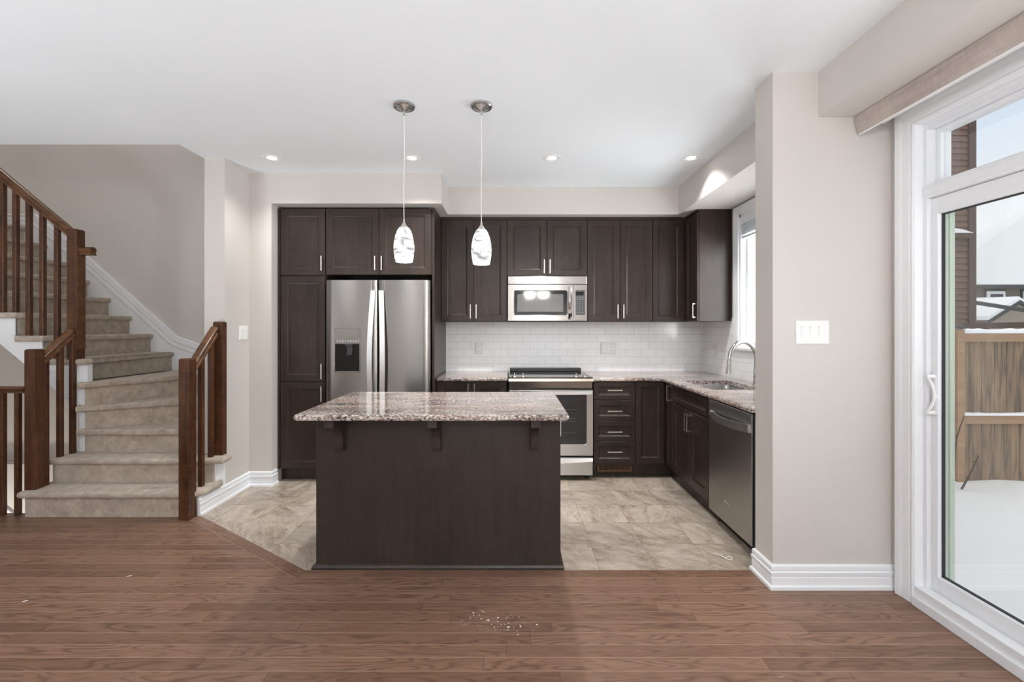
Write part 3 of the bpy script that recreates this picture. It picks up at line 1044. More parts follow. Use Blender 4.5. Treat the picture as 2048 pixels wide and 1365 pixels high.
kc = thing('corner_cabinet', 'dark corner base cabinet between drawers and sink cabinet', 'cabinet', (1.6, 4.4, 0))
XB = 1.405
m = MB()
m.prism([(1.113, YBASE), (XB, YBASE), (XB, 3.942), (XR - 0.009, 3.942), (XR - 0.009, YB - 0.009), (1.113, YB - 0.009)], 0.115, 0.884)
m.out('carcass', M['cab'], kc)
m = MB()
m.prism([(1.113, YBASE + 0.055), (XB + 0.055, YBASE + 0.055), (XB + 0.055, 3.942), (XB + 0.073, 3.942), (XB + 0.073, YBASE + 0.073), (1.113, YBASE + 0.073)], 0.0, 0.115)
m.box(1.113, XB + 0.043, YBASE + 0.043, YBASE + 0.055, 0, 0.016, 0.004)
m.out('toe_kick', M['cab'], kc)
cdoor(kc, 'door', BP, UX, NX, 1.112, 1.378, ZB0, ZB1, sw=0.05)
SP = (XB, 0, 0)
cdoor(kc, 'door', SP, US, NS, 3.944, 4.112, ZB0, ZB1, sw=0.045, hs=4.005, hz=(0.725, 0.865))

sc_ = thing('sink_cabinet', 'dark sink base cabinet with two doors under the sink', 'cabinet', (1.7, 3.57, 0))
m = MB()
m.box(XB, XB + 0.018, 3.215, 3.941, 0.115, 0.884)
m.box(XB + 0.018, XR - 0.009, 3.215, 3.233, 0.115, 0.884)
m.box(XB + 0.018, XR - 0.009, 3.923, 3.941, 0.115, 0.884)
m.box(XB + 0.018, XR - 0.009, 3.233, 3.923, 0.115, 0.133)
m.out('carcass', M['cab'], sc_)
m = MB()
m.box(XB + 0.055, XB + 0.073, 3.215, 3.941, 0.0, 0.115)
m.out('toe_kick', M['cab_dark'], sc_)
cdoor(sc_, 'false_drawer', SP, US, NS, 3.217, 3.941, 0.725, ZB1, sw=0.042)
cdoor(sc_, 'door', SP, US, NS, 3.217, 3.572, ZB0, 0.720, hs=3.545, hz=(0.555, 0.69))
cdoor(sc_, 'door', SP, US, NS, 3.572, 3.941, ZB0, 0.720, hs=3.599, hz=(0.555, 0.69))

# --- floor register in the toe kick -----------------------------------
fv = thing('floor_vent', 'brown wood air vent grille at floor below the drawers', 'vent', (0.93, 4.18, 0.03))
m = MB()
vx0_, vx1_, vz0, vz1, vy = 0.775, 1.095, 0.050, 0.122, 4.170
m.box(vx0_, vx1_, vy, vy + 0.012, vz0, vz0 + 0.014, 0.002)
m.box(vx0_, vx1_, vy, vy + 0.012, vz1 - 0.014, vz1, 0.002)
m.box(vx0_, vx0_ + 0.016, vy, vy + 0.012, vz0 + 0.014, vz1 - 0.014, 0.002)
m.box(vx1_ - 0.016, vx1_, vy, vy + 0.012, vz0 + 0.014, vz1 - 0.014, 0.002)
m.out('frame', M['vent'], fv)
m = MB()
for k in range(22):
    x = vx0_ + 0.022 + k * (vx1_ - vx0_ - 0.044) / 21
    m.box(x - 0.0025, x + 0.0025, vy + 0.003, vy + 0.012, vz0 + 0.014, vz1 - 0.014)
m.out('grille', M['vent'], fv)
m = MB()
m.box(vx0_ + 0.016, vx1_ - 0.016, vy + 0.012, vy + 0.020, vz0 + 0.014, vz1 - 0.014)
m.out('backing', M['brick_dark'], fv)

# ================================================================= COUNTERTOPS
ZC = 0.917


def slab(poly, z0, z1, r, mb):
    mb.prism(poly, z0, z1, r, 3)


m = MB()
slab([(-0.692, 4.10), (-0.042, 4.10), (-0.042, YB - 0.009), (-0.692, YB - 0.009)], 0.885, ZC, 0.012, m)
tag(m.out('countertop', M['granite'], bevel=0), 'short granite worktop between fridge and range', 'countertop')

# L-shaped worktop with the cut-out for the sink
CX = 1.345
SX0, SX1, SYA, SYB = 1.460, 1.845, 3.305, 3.895
m = MB()
outer = [(0.724, 4.10), (CX - 0.035, 4.10), (CX - 0.010, 4.090), (CX, 4.065), (CX, 2.563), (XR - 0.009, 2.563), (XR - 0.009, YB - 0.009), (0.724, YB - 0.009)]
rr = 0.05
inner = []
for cx, cy, a0 in ((SX1 - rr, SYB - rr, 0), (SX0 + rr, SYB - rr, 90), (SX0 + rr, SYA + rr, 180), (SX1 - rr, SYA + rr, 270)):
    for k in range(6):
        a = math.radians(a0 + 18 * k)
        inner.append((cx + rr * math.cos(a), cy + rr * math.sin(a)))
bm_ = m.bm
def ring_edges(poly, z):
    vs_ = [bm_.verts.new((x, y, z)) for x, y in poly]
    return vs_, [bm_.edges.new((vs_[i], vs_[(i + 1) % len(vs_)])) for i in range(len(vs_))]
def inset_poly(poly, d):
    n = len(poly)
    res = []
    for i in range(n):
        p0, p1, p2 = V(poly[i - 1]), V(poly[i]), V(poly[(i + 1) % n])
        t1, t2 = (p1 - p0).normalized(), (p2 - p1).normalized()
        n1, n2 = V((-t1.y, t1.x)), V((-t2.y, t2.x))
        mm_ = (n1 + n2) / (1 + n1.dot(n2))
        res.append(tuple(p1 + mm_ * d))
    return res
area = sum(outer[i - 1][0] * outer[i][1] - outer[i][0] * outer[i - 1][1] for i in range(len(outer)))
sgn = 1 if area > 0 else -1
levels = [(0.010, 0.885), (0.003, 0.888), (0.0, 0.897), (0.0, 0.905), (0.004, 0.913), (0.012, ZC)]
rings = []
for d, z in levels:
    rings.append(ring_edges(inset_poly(outer, d * sgn), z))
for (va, _), (vb, _) in zip(rings, rings[1:]):
    for i in range(len(va)):
        bm_.faces.new([va[i], va[(i + 1) % len(va)], vb[(i + 1) % len(va)], vb[i]])
vi0, ei0 = ring_edges(inner, 0.885)
vi1, ei1 = ring_edges(inner, ZC)
for i in range(len(vi0)):
    bm_.faces.new([vi0[i], vi0[(i + 1) % len(vi0)], vi1[(i + 1) % len(vi0)], vi1[i]])
bmesh.ops.triangle_fill(bm_, use_beauty=True, edges=rings[-1][1] + ei1)
bmesh.ops.triangle_fill(bm_, use_beauty=True, edges=rings[0][1] + ei0)
tag(m.out('countertop', M['granite']), 'long L-shaped granite worktop around the sink', 'countertop')

# ================================================================= SINK + FAUCET
sk = thing('kitchen_sink', 'double stainless undermount sink set in the granite worktop', 'sink', (1.65, 3.46, 0.70))
def basin(y0, y1):
    mb = MB()
    x0, x1 = SX0 - 0.008, SX1 + 0.008
    def rect(i, z, r_=0.05):
        o = []
        for cx, cy, a0 in ((x1 - i - r_, y1 - i - r_, 0), (x0 + i + r_, y1 - i - r_, 90), (x0 + i + r_, y0 + i + r_, 180), (x1 - i - r_, y0 + i + r_, 270)):
            for k in range(5):
                a = math.radians(a0 + 22.5 * k)
                o.append((cx + r_ * math.cos(a), cy + r_ * math.sin(a), z))
        return o
    mb.loops([rect(-0.012, 0.8845), rect(0.0, 0.8845), rect(0.004, 0.87), rect(0.012, 0.74), rect(0.03, 0.715), rect(0.10, 0.71)], False, True)
    mb.cyl(((x0 + x1) / 2, (y0 + y1) / 2, 0.708), ((x0 + x1) / 2, (y0 + y1) / 2, 0.7125), 0.045)
    return mb.out('basin', M['steel_basin'], sk, smooth='auto')
M['steel_basin'] = plain('satin_sink_steel', (0.46, 0.455, 0.45), 0.22, 1.0)
basin(SYA, 3.592)
basin(3.608, SYB)

fa = thing('faucet', 'chrome gooseneck pull-down faucet behind the sink', 'faucet', (1.90, 3.56, ZC))
fx, fy = 1.905, 3.56
m = MB()
m.lathe([(0.026, ZC), (0.026, ZC + 0.008), (0.021, ZC + 0.014), (0.0215, ZC + 0.06), (0.0215, ZC + 0.12), (0.0155, ZC + 0.135), (0.0, ZC + 0.135)], (fx, fy), 24, True, False)
m.out('base', M['chrome'], fa, smooth='auto')
pts = [(fx, fy, ZC + 0.10), (fx, fy, ZC + 0.19)]
R_ = 0.138
ex, ey = -0.93, -0.37
for k in range(0, 15):
    a = PI * k / 14
    h = R_ * (1 - math.cos(a))
    pts.append((fx + ex * h, fy + ey * h, ZC + 0.205 + R_ * math.sin(a)))
ends = pts[-1]
pts.append((ends[0] + ex * 0.004, ends[1] + ey * 0.004, ends[2] - 0.03))
m = MB()
m.tube(pts, 0.0155, 16)
m.out('spout', M['chrome'], fa, smooth='auto')
m = MB()
e = pts[-1]
m.tube([(e[0], e[1], e[2] + 0.03), e, (e[0] + ex * 0.003, e[1] + ey * 0.003, e[2] - 0.05), (e[0] + ex * 0.004, e[1] + ey * 0.004, e[2] - 0.072)], 0.015, 16, taper=[0.0165, 0.018, 0.0225, 0.0235])
m.out('spray_head', M['chrome'], fa, smooth='auto')
m = MB()
m.tube([(fx, fy, ZC + 0.085), (fx - 0.008, fy - 0.03, ZC + 0.088), (fx - 0.014, fy - 0.048, ZC + 0.10), (fx - 0.022, fy - 0.06, ZC + 0.165)], 0.007, 10, taper=[0.013, 0.012, 0.008, 0.006])
m.out('handle', M['chrome'], fa, smooth='auto')

# ================================================================= APPLIANCES
def lettering(name, body, size, P, rot, mat, parent, shear=0.0, depth=0.0006):
    cu = bpy.data.curves.new(name, 'FONT')
    cu.body = body
    cu.size = size
    cu.shear = shear
    cu.extrude = depth
    cu.align_x = 'CENTER'
    tmp = bpy.data.objects.new(name + '_tmp', cu)
    COL.objects.link(tmp)
    dg = bpy.context.evaluated_depsgraph_get()
    me = bpy.data.meshes.new_from_object(tmp.evaluated_get(dg))
    bpy.data.objects.remove(tmp)
    mt = Matrix.Translation(V(P) - BASE[parent.name]) @ rot
    me.transform(mt)
    me.materials.clear()
    me.materials.append(mat)
    o = bpy.data.objects.new(name, me)
    COL.objects.link(o)
    o.parent = parent
    return o


R_FRONT = Matrix.Rotation(PI / 2, 4, 'X')                                     # reads from -Y
R_SIDE = Matrix.Rotation(-PI / 2, 4, 'Z') @ Matrix.Rotation(PI / 2, 4, 'X')   # reads from -X

# --- fridge -------------------------------------------------------------
YF = 3.975
fr = thing('fridge', 'stainless side-by-side fridge with ice dispenser under the dark cabinet', 'fridge', (-1.17, 4.35, 0))
m = MB()
m.box(-1.612, -0.735, YF + 0.085, YB - 0.04, 0.03, 1.765, 0.004)
m.box(-1.60, -0.75, YF + 0.10, YF + 0.14, 0.0, 0.05)
m.box(-1.60, -1.50, YF + 0.03, YF + 0.16, 1.765, 1.785, 0.004)
m.box(-0.85, -0.745, YF + 0.03, YF + 0.16, 1.765, 1.785, 0.004)
m.out('body', M['grey_plastic'], fr)


def fdoor(x0, x1, z0, z1, name='door', cut=None):
    mb = MB()
    n = 14
    sag = 0.004
    pf = []
    for k in range(n + 1):
        q = k / n
        x = x0 + (x1 - x0) * q
        y = YF + sag * (2 * q - 1) ** 2
        if k == 0:
            pf += [(x, YF + 0.024), (x + 0.003, YF + 0.014)]
        elif k == n:
            pf += [(x - 0.003, YF + 0.014), (x, YF + 0.024)]
        else:
            pf.append((x, y))
    poly = pf + [(x1, YF + 0.078), (x0, YF + 0.078)]
    mb.prism(poly, z0, z1)
    return mb.out(name, M['steel_fridge'], fr, smooth='auto')


XG = -1.179
dl = fdoor(-1.632, XG - 0.003, 0.10, 1.787)
dr = fdoor(XG + 0.003, -0.7205, 0.10, 1.787)
m = MB()
m.box(-1.625, -0.728, YF + 0.074, YF + 0.086, 0.10, 1.78)
m.out('gasket', M['black'], fr)


def fhandle(parent, xc, side):
    mb = MB()
    lp = []
    n = 20
    for k in range(n + 1):
        q = k / n
        z = 0.45 + 1.245 * q
        bow = math.sin(PI * q)
        y = YF - 0.014 - 0.040 * bow
        x = xc + side * 0.022 * bow
        hw = 0.0215
        lp.append([(x - hw, y, z), (x + hw, y, z), (x + hw, y + 0.014, z), (x - hw, y + 0.014, z)])
    mb.loops(lp)
    for zz_ in (0.46, 1.665):
        mb.box(xc - 0.018, xc + 0.018, YF - 0.012, YF + 0.006, zz_, zz_ + 0.028, 0.003)
    return mb.out('handle', M['handle_steel'], parent, smooth='auto')


M['handle_steel'] = plain('bright_satin_steel', (0.80, 0.80, 0.80), 0.30, 1.0)
fhandle(dl, XG - 0.034, -1)
fhandle(dr, XG + 0.034, 1)
# dispenser
dx0, dx1, dz0, dz1 = -1.556, -1.329, 0.976, 1.368
yd = YF - 0.006
m = MB()
for a, b_, c0, c1 in ((dx0, dx0 + 0.008, dz0, dz1), (dx1 - 0.008, dx1, dz0, dz1), (dx0 + 0.008, dx1 - 0.008, dz0, dz0 + 0.014), (dx0 + 0.008, dx1 - 0.008, dz1 - 0.008, dz1)):
    m.box(a, b_, yd, YF + 0.012, c0, c1, 0.002)
m.box(dx0 + 0.008, dx1 - 0.008, yd + 0.003, YF + 0.012, 1.228, dz1 - 0.008)
m.box(dx0 + 0.008, dx1 - 0.008, yd, YF + 0.012, 1.232, 1.240, 0.001)
m.out('dispenser_frame', M['steel_fridge'], dl)
m = MB()
# recess: dark box in front of door skin (shallow hollow)
m.box(dx0 + 0.008, dx1 - 0.008, yd + 0.0035, YF + 0.012, dz0 + 0.014, 1.232)
m.out('dispenser_recess', M['black_gloss'], dl)
m = MB()
m.hexa([(-1.448, yd - 0.004, 1.130), (-1.400, yd - 0.004, 1.130), (-1.400, yd + 0.004, 1.130), (-1.448, yd + 0.004, 1.130),
        (-1.440, yd - 0.012, 1.205), (-1.392, yd - 0.012, 1.205), (-1.392, yd + 0.002, 1.205), (-1.440, yd + 0.002, 1.205)], 0.003)
m.cyl((-1.425, yd - 0.006, 1.204), (-1.425, yd - 0.006, 1.228), 0.03, 0.035)
m.out('dispenser_paddle', M['grey_plastic'], dl)
m = MB()
for k in range(9):
    x = -1.535 + k * 0.0235
    m.box(x, x + 0.013, yd + 0.0015, yd + 0.004, 1.247, 1.252)
    m.box(x + 0.003, x + 0.010, yd + 0.0015, yd + 0.004, 1.258, 1.262)
m.out('dispenser_buttons', M['legend'], dl)
lettering('logo', 'Whirlpool', 0.026, (-0.828, YF + 0.0035, 1.700), R_FRONT, M['grey_plastic'], dr, 0.25)
m = MB()
pts = []
for k in range(27):
    a = math.radians(-160 + 300 * k / 26)
    pts.append((-0.818 + 0.040 * math.cos(a) * 0.95 + 0.012 * math.sin(a), YF + 0.003, 1.703 + 0.0135 * math.sin(a) + 0.006 * math.cos(a)))
m.tube(pts, 0.0011, 6)
m.out('logo_swoosh', M['grey_plastic'], dr)

# --- microwave ---------------------------------------------------------
mw = thing('microwave', 'stainless over-the-range microwave with black door window', 'microwave', (0.335, 4.55, 1.437))
wx0, wx1, wz0, wz1, wy = -0.043, 0.714, 1.437, 1.864, 4.36
m = MB()
m.box(wx0 + 0.002, wx1 - 0.002, wy + 0.03, YB - 0.009, wz0 - 0.008, wz1, 0.002)
m.out('body', M['black'], mw)
m = MB()
m.box(wx0, wx1, wy, wy + 0.03, wz1 - 0.076, wz1, 0.003)
vs_part = m.out('vent_panel', M['steel'], mw)
m = MB()
dxm = wx0 + 0.625
wz_t = wz1 - 0.082
W0, W1, WZ0, WZ1 = wx0 + 0.055, wx0 + 0.570, wz0 + 0.052, wz0 + 0.292
P0 = (wx0, wy + 0.03, wz0)
# door with an opening for the window
def frame_box(mb, x0, x1, z0, z1, ix0, ix1, iz0, iz1, ya, yb, bev=0.002):
    mb.box(x0, ix0, ya, yb, z0, z1, bev)
    mb.box(ix1, x1, ya, yb, z0, z1, bev)
    mb.box(ix0 - 0.001, ix1 + 0.001, ya, yb, z0, iz0, bev)
    mb.box(ix0 - 0.001, ix1 + 0.001, ya, yb, iz1, z1, bev)
def round_frame(mb, x0, x1, z0, z1, ix0, ix1, iz0, iz1, ya, yb, r=0.02, chamf=0.006):
    """slab with a rounded-corner window; bevelled lip"""
    def rr_(a0, a1, b0, b1, r_):
        o = []
        for cx, cz, s_ in ((a1 - r_, b1 - r_, 0), (a0 + r_, b1 - r_, 90), (a0 + r_, b0 + r_, 180), (a1 - r_, b0 + r_, 270)):
            for k in range(6):
                a = math.radians(s_ + 18 * k)
                o.append((cx + r_ * math.cos(a), cz + r_ * math.sin(a)))
        return o
    o = rr_(x0, x1, z0, z1, 0.003)
    i1 = rr_(ix0, ix1, iz0, iz1, r)
    i2 = rr_(ix0 + chamf, ix1 - chamf, iz0 + chamf, iz1 - chamf, max(0.004, r - chamf))
    y = lambda lp, h: [(a, h, b) for a, b in lp]
    mb.loops([y(o, yb), y(o, ya), y(i1, ya), y(i2, ya + chamf), y(i2, yb)], False, False)
round_frame(m, wx0, dxm, wz0, wz_t, W0, W1, WZ0, WZ1, wy, wy + 0.03, 0.016)
md = m.out('door', M['steel'], mw)
m = MB()
m.box(W0 + 0.004, W1 - 0.004, wy + 0.008, wy + 0.02, WZ0 + 0.004, WZ1 - 0.004)
m.out('window', M['black_gloss'], md)
m = MB()
m.mi = 0
m.box(W0 + 0.034, W1 - 0.040, wy + 0.0072, wy + 0.009, WZ0 + 0.034, WZ1 - 0.036)
m.out('mesh_screen', M['mw_screen'] if 'mw_screen' in M else plain('grey_perforated_screen', (0.15, 0.145, 0.14), 0.05, 0.0), md)
m = MB()
lp = []
for k in range(17):
    q = k / 16
    z = wz0 + 0.012 + q * (wz_t - wz0 - 0.03)
    y = wy - 0.012 - 0.030 * math.sin(PI * q)
    xc = dxm - 0.030
    lp.append([(xc - 0.017, y + 0.006, z), (xc, y, z), (xc + 0.017, y + 0.006, z), (xc + 0.012, y + 0.014, z), (xc - 0.012, y + 0.014, z)])
m.loops(lp)
m.box(dxm - 0.040, dxm - 0.020, wy - 0.012, wy + 0.004, wz0 + 0.016, wz0 + 0.04)
m.box(dxm - 0.040, dxm - 0.020, wy - 0.012, wy + 0.004, wz_t - 0.05, wz_t - 0.026)
m.out('handle', M['chrome'], md, smooth='auto')
m = MB()
round_frame(m, dxm + 0.003, wx1, wz0, wz_t, dxm + 0.020, wx1 - 0.022, WZ0, WZ1, wy, wy + 0.03, 0.008, 0.004)
cp = m.out('control_panel', M['steel'], mw)
m = MB()
m.box(dxm + 0.022, wx1 - 0.024, wy + 0.004, wy + 0.02, WZ0 + 0.002, WZ1 - 0.002)
m.out('keypad', M['grey_plastic'], cp)
m = MB()
m.box(dxm + 0.029, wx1 - 0.034, wy + 0.002, wy + 0.006, WZ1 - 0.046, WZ1 - 0.014)
m.out('display', M['black_gloss'], cp)
m = MB()
for r_ in range(8):
    for c_ in range(3):
        x = dxm + 0.034 + c_ * 0.026
        z = WZ1 - 0.066 - r_ * 0.021
        m.box(x, x + (0.011 if r_ < 2 or r_ == 7 else 0.005), wy + 0.0025, wy + 0.0045, z, z + 0.003)
m.out('buttons', M['legend'], cp)
lettering('logo', 'Whirlpool', 0.016, (0.345, wy - 0.0006, wz1 - 0.045), R_FRONT, M['white_plastic'], vs_part, 0.2)

# --- range -------------------------------------------------------------
rg = thing('range', 'stainless slide-in range with black glass cooktop below the microwave', 'range', (0.34, 4.4, 0))
gx0, gx1, gy = -0.036, 0.720, 4.06
m = MB()
m.box(gx0 + 0.004, gx1 - 0.004, gy + 0.045, YB - 0.03, 0.035, 0.905)
for xx in (gx0 + 0.04, gx1 - 0.04):
    for yy in (gy + 0.09, YB - 0.1):
        m.cyl((xx, yy, 0.0), (xx, yy, 0.04), 0.016)
m.out('body', M['black'], rg)
m = MB()
m.box(gx0, gx1, gy + 0.03, YB - 0.05, 0.905, 0.924, 0.003)
m.out('cooktop', M['black_gloss'], rg)
m = MB()
m.box(gx0 + 0.01, gx1 - 0.02, YB - 0.11, YB - 0.03, 0.922, 0.958, 0.006)
m.out('rear_vent', M['black'], rg)
m = MB()
m.hexa([(gx0, gy, 0.889), (gx1, gy, 0.889), (gx1, gy + 0.03, 0.889), (gx0, gy + 0.03, 0.889),
        (gx0, gy + 0.006, 0.914), (gx1, gy + 0.006, 0.914), (gx1, gy + 0.03, 0.926), (gx0, gy + 0.03, 0.926)], 0.002)
m.out('control_strip', M['brass_dark'], rg)
m = MB()
m.box(gx0 + 0.004, gx1 - 0.004, gy + 0.012, gy + 0.05, 0.828, 0.889, 0.004)
m.out('fascia', M['grey_steel'] if 'grey_steel' in M else plain('dark_bronze_steel', (0.20, 0.17, 0.145), 0.25, 1.0), rg)
for xk in (0.018, 0.096, 0.574, 0.655):
    m = MB()
    zk = 0.926
    yk = gy + 0.055
    m.lathe([(0.024, zk - 0.004), (0.023, zk + 0.010), (0.019, zk + 0.014), (0.0, zk + 0.014)], (xk, yk), 20, True, False)
    m.box(xk - 0.0035, xk + 0.0035, yk - 0.020, yk + 0.020, zk + 0.010, zk + 0.034, 0.003)
    m.out('knob', M['chrome'], rg, smooth='auto')
m = MB()
OX0, OX1, OZ0, OZ1 = gx0 + 0.055, gx1 - 0.055, 0.325, 0.775
round_frame(m, gx0 + 0.003, gx1 - 0.003, 0.228, 0.812, OX0, OX1, OZ0, OZ1, gy, gy + 0.04, 0.02, 0.004)
od = m.out('oven_door', M['steel'], rg)
m = MB()
m.box(OX0 + 0.002, OX1 - 0.002, gy + 0.003, gy + 0.02, OZ0 + 0.002, OZ1 - 0.002)
m.out('window', M['oven_glass'] if 'oven_glass' in M else plain('smoked_oven_glass', (0.028, 0.028, 0.030), 0.06), od)
m = MB()
for z in (0.43, 0.53, 0.555, 0.64):
    m.cyl((OX0 + 0.10, gy + 0.0028, z), (OX1 - 0.10, gy + 0.0028, z), 0.0011, n=6)
m.out('oven_rack', plain('dim_rack_wire', (0.14, 0.14, 0.14), 0.4), od)
m = MB()
lp = []
for k in range(25):
    q = k / 24
    x = gx0 + 0.01 + q * (gx1 - gx0 - 0.02)
    y = gy - 0.018 - 0.022 * math.sin(PI * q)
    zc = 0.795
    lp.append([(x, y, zc - 0.019), (x, y + 0.012, zc - 0.019), (x, y + 0.012, zc + 0.012), (x, y, zc + 0.012)])
m.loops(lp)
m.box(gx0 + 0.012, gx0 + 0.035, gy - 0.016, gy + 0.004, 0.779, 0.805)
m.box(gx1 - 0.035, gx1 - 0.012, gy - 0.016, gy + 0.004, 0.779, 0.805)
m.out('handle', M['handle_steel'], od, smooth='auto')
m = MB()
m.box(gx0 + 0.003, gx1 - 0.003, gy + 0.004, gy + 0.045, 0.05, 0.212, 0.003)
dw_ = m.out('drawer', M['steel'], rg)
m = MB()
lp = []
for k in range(25):
    q = k / 24
    x = gx0 + 0.004 + q * (gx1 - gx0 - 0.008)
    s_ = 0.018 * math.sin(PI * q)
    lp.append([(x, gy - 0.012, 0.178 - s_), (x, gy + 0.006, 0.172 - s_), (x, gy + 0.006, 0.210), (x, gy - 0.006, 0.206)])
m.loops(lp)
m.out('handle', M['handle_steel'], dw_, smooth='auto')

# --- dishwasher -----------------------------------------------------------
dwt = thing('dishwasher', 'dark stainless dishwasher at end of the sink run', 'dishwasher', (1.7, 2.93, 0))
wxf = 1.383
m = MB()
m.box(wxf + 0.05, XR - 0.03, 2.60, 3.205, 0.10, 0.872)
m.box(wxf + 0.09, wxf + 0.11, 2.60, 3.205, 0.0, 0.10)
m.out('body', M['black'], dwt)
m = MB()
m.box(wxf, wxf + 0.05, 2.632, 3.208, 0.098, 0.868, 0.004)
dd_ = m.out('door', M['steel_dw'] if 'steel_dw' in M else M['steel_x'], dwt)
m = MB()
m.box(wxf + 0.012, wxf + 0.05, 2.570, 2.630, 0.10, 0.884)
m.out('side_filler', M['black'], dwt)
m = MB()
lp = []
for k in range(21):
    q = k / 20
    y = 2.652 + q * 0.53
    b_ = math.sin(PI * q)
    x = wxf - 0.010 - 0.030 * b_
    z = 0.778 - 0.010 * b_
    hz_ = 0.023 - 0.012 * (q if q > 0.85 else 0)
    lp.append([(x, y, z - hz_), (x + 0.012, y, z - hz_), (x + 0.012, y, z + hz_), (x, y, z + hz_)])
m.loops(lp)
m.box(wxf - 0.012, wxf + 0.003, 2.655, 2.68, 0.765, 0.795)
m.box(wxf - 0.012, wxf + 0.003, 3.155, 3.18, 0.765, 0.795)
m.out('handle', M['handle_steel'], dd_, smooth='auto')
lettering('logo', 'Whirlpool', 0.018, (wxf - 0.0008, 2.945, 0.232), R_SIDE, M['chrome'], dd_, 0.25)

# ================================================================= ISLAND
isl = thing('kitchen_island', 'dark wood kitchen island with plain back panel and corbels', 'island', (-0.42, 2.88, 0))
ix0, ix1, iy0, iy1 = -1.116, 0.273, 2.585, 3.18
m = MB()
m.box(ix0, ix1, iy0, iy1, 0.0, 0.885, 0.002)
m.out('body', M['cab_dark'], isl)
m = MB()
m.sweep([(ix0, iy1 - 0.05, 0), (ix0, iy0, 0), (ix1, iy0, 0), (ix1, iy1 - 0.05, 0)][::-1], (0, 0, 1), [(0, 0), (0, 0.019), (0.012, 0.019), (0.022, 0.013), (0.027, 0.006), (0.030, 0.0)])
m.out('base_moulding', M['cab_dark'], isl)
for cx in (-0.969, -0.425, 0.123):
    m = MB()
    pf = [(iy0, 0.885), (2.40, 0.885), (2.40, 0.837)]
    for k in range(9):
        a = PI / 2 * k / 8
        pf.append((2.432 + 0.105 * math.sin(a) , 0.837 - 0.105 * (1 - math.cos(a))))
    pf += [(2.540, 0.70), (2.545, 0.680), (iy0, 0.680)]
    m.prism(pf, cx - 0.0225, cx + 0.0225, axis='x')
    m.box(cx - 0.026, cx + 0.026, 2.397, iy0, 0.838, 0.8845, 0.001)
    m.out('corbel', M['cab_dark'], isl)
m = MB()
cxi0, cxi1, cyi0, cyi1 = -1.139, 0.296, 2.343, 3.21
def rrect(x0, x1, y0, y1, r, n=6):
    o = []
    for cx, cy, a0 in ((x1 - r, y1 - r, 0), (x0 + r, y1 - r, 90), (x0 + r, y0 + r, 180), (x1 - r, y0 + r, 270)):
        for k in range(n + 1):
            a = math.radians(a0 + 90 * k / n)
            o.append((cx + r * math.cos(a), cy + r * math.sin(a)))
    return o
lp = []
for i_, z in ((0.012, 0.8855), (0.004, 0.8880), (0.0, 0.896), (0.0, 0.904), (0.004, 0.9125), (0.012, ZC)):
    lp.append([(x, y, z) for x, y in rrect(cxi0 + i_, cxi1 - i_, cyi0 + i_, cyi1 - i_, 0.03)])
m.loops(lp)
tag(m.out('countertop', M['granite']), 'pale granite slab on top of the island', 'countertop')

# ================================================================= SWITCHES / OUTLETS
M['plate'] = plain('off_white_plate', (0.73, 0.73, 0.73), 0.3, var=0.01)


def plate(name, label, cat, P, u, w, W, Hh, items, group=None):
    """P = centre of the plate on the wall"""
    t = thing(name, label, cat, P, group)
    mb = MB()
    Q = V(P) - V(u) * (W / 2)
    Q.z = P[2] - Hh / 2
    mb.panel(Q, u, w, W, Hh, [(0, 0), (0, 0.004), (0.003, 0.007)])
    mb.out('cover_plate', M['plate'] if cat == 'outlet' else M['white_plastic'], t)
    for kind, off in items:
        C_ = V(P) + V(u) * off
        if kind == 'rocker':
            mb = MB()
            mb.obox((C_.x, C_.y, C_.z), u, w, (-0.017, 0.017), (-0.034, 0.034), (0.005, 0.0076))
            a = V(u) * 0.015
            q = lambda s_, z_, o_: C_ + V(u) * s_ + V(w) * o_ + V((0, 0, z_))
            mb.hexa([q(-0.015, -0.031, 0.004), q(0.015, -0.031, 0.004), q(0.015, -0.031, 0.0075), q(-0.015, -0.031, 0.0075),
                     q(-0.015, 0.031, 0.004), q(0.015, 0.031, 0.004), q(0.015, 0.031, 0.0125), q(-0.015, 0.031, 0.0125)], 0.001)
            mb.out('rocker', M['white_plastic'], t)
        else:
            mb = MB()
            mb.obox((C_.x, C_.y, C_.z), u, w, (-0.0165, 0.0165), (-0.034, 0.034), (0.005, 0.0082), 0.001)
            r = mb.out('receptacle', M['white_plastic'], t)
            mb = MB()
            for dz in (-0.018, 0.018):
                mb = MB()
                mb.obox((C_.x, C_.y, C_.z + dz), u, w, (-0.007, -0.005), (-0.004, 0.005), (0.0078, 0.0085))
                mb.obox((C_.x, C_.y, C_.z + dz), u, w, (0.005, 0.007), (-0.004, 0.005), (0.0078, 0.0085))
                mb.obox((C_.x, C_.y, C_.z + dz), u, w, (-0.002, 0.002), (-0.011, -0.007), (0.0078, 0.0085))
                mb.out('socket_slots', M['black'], r)
    return t


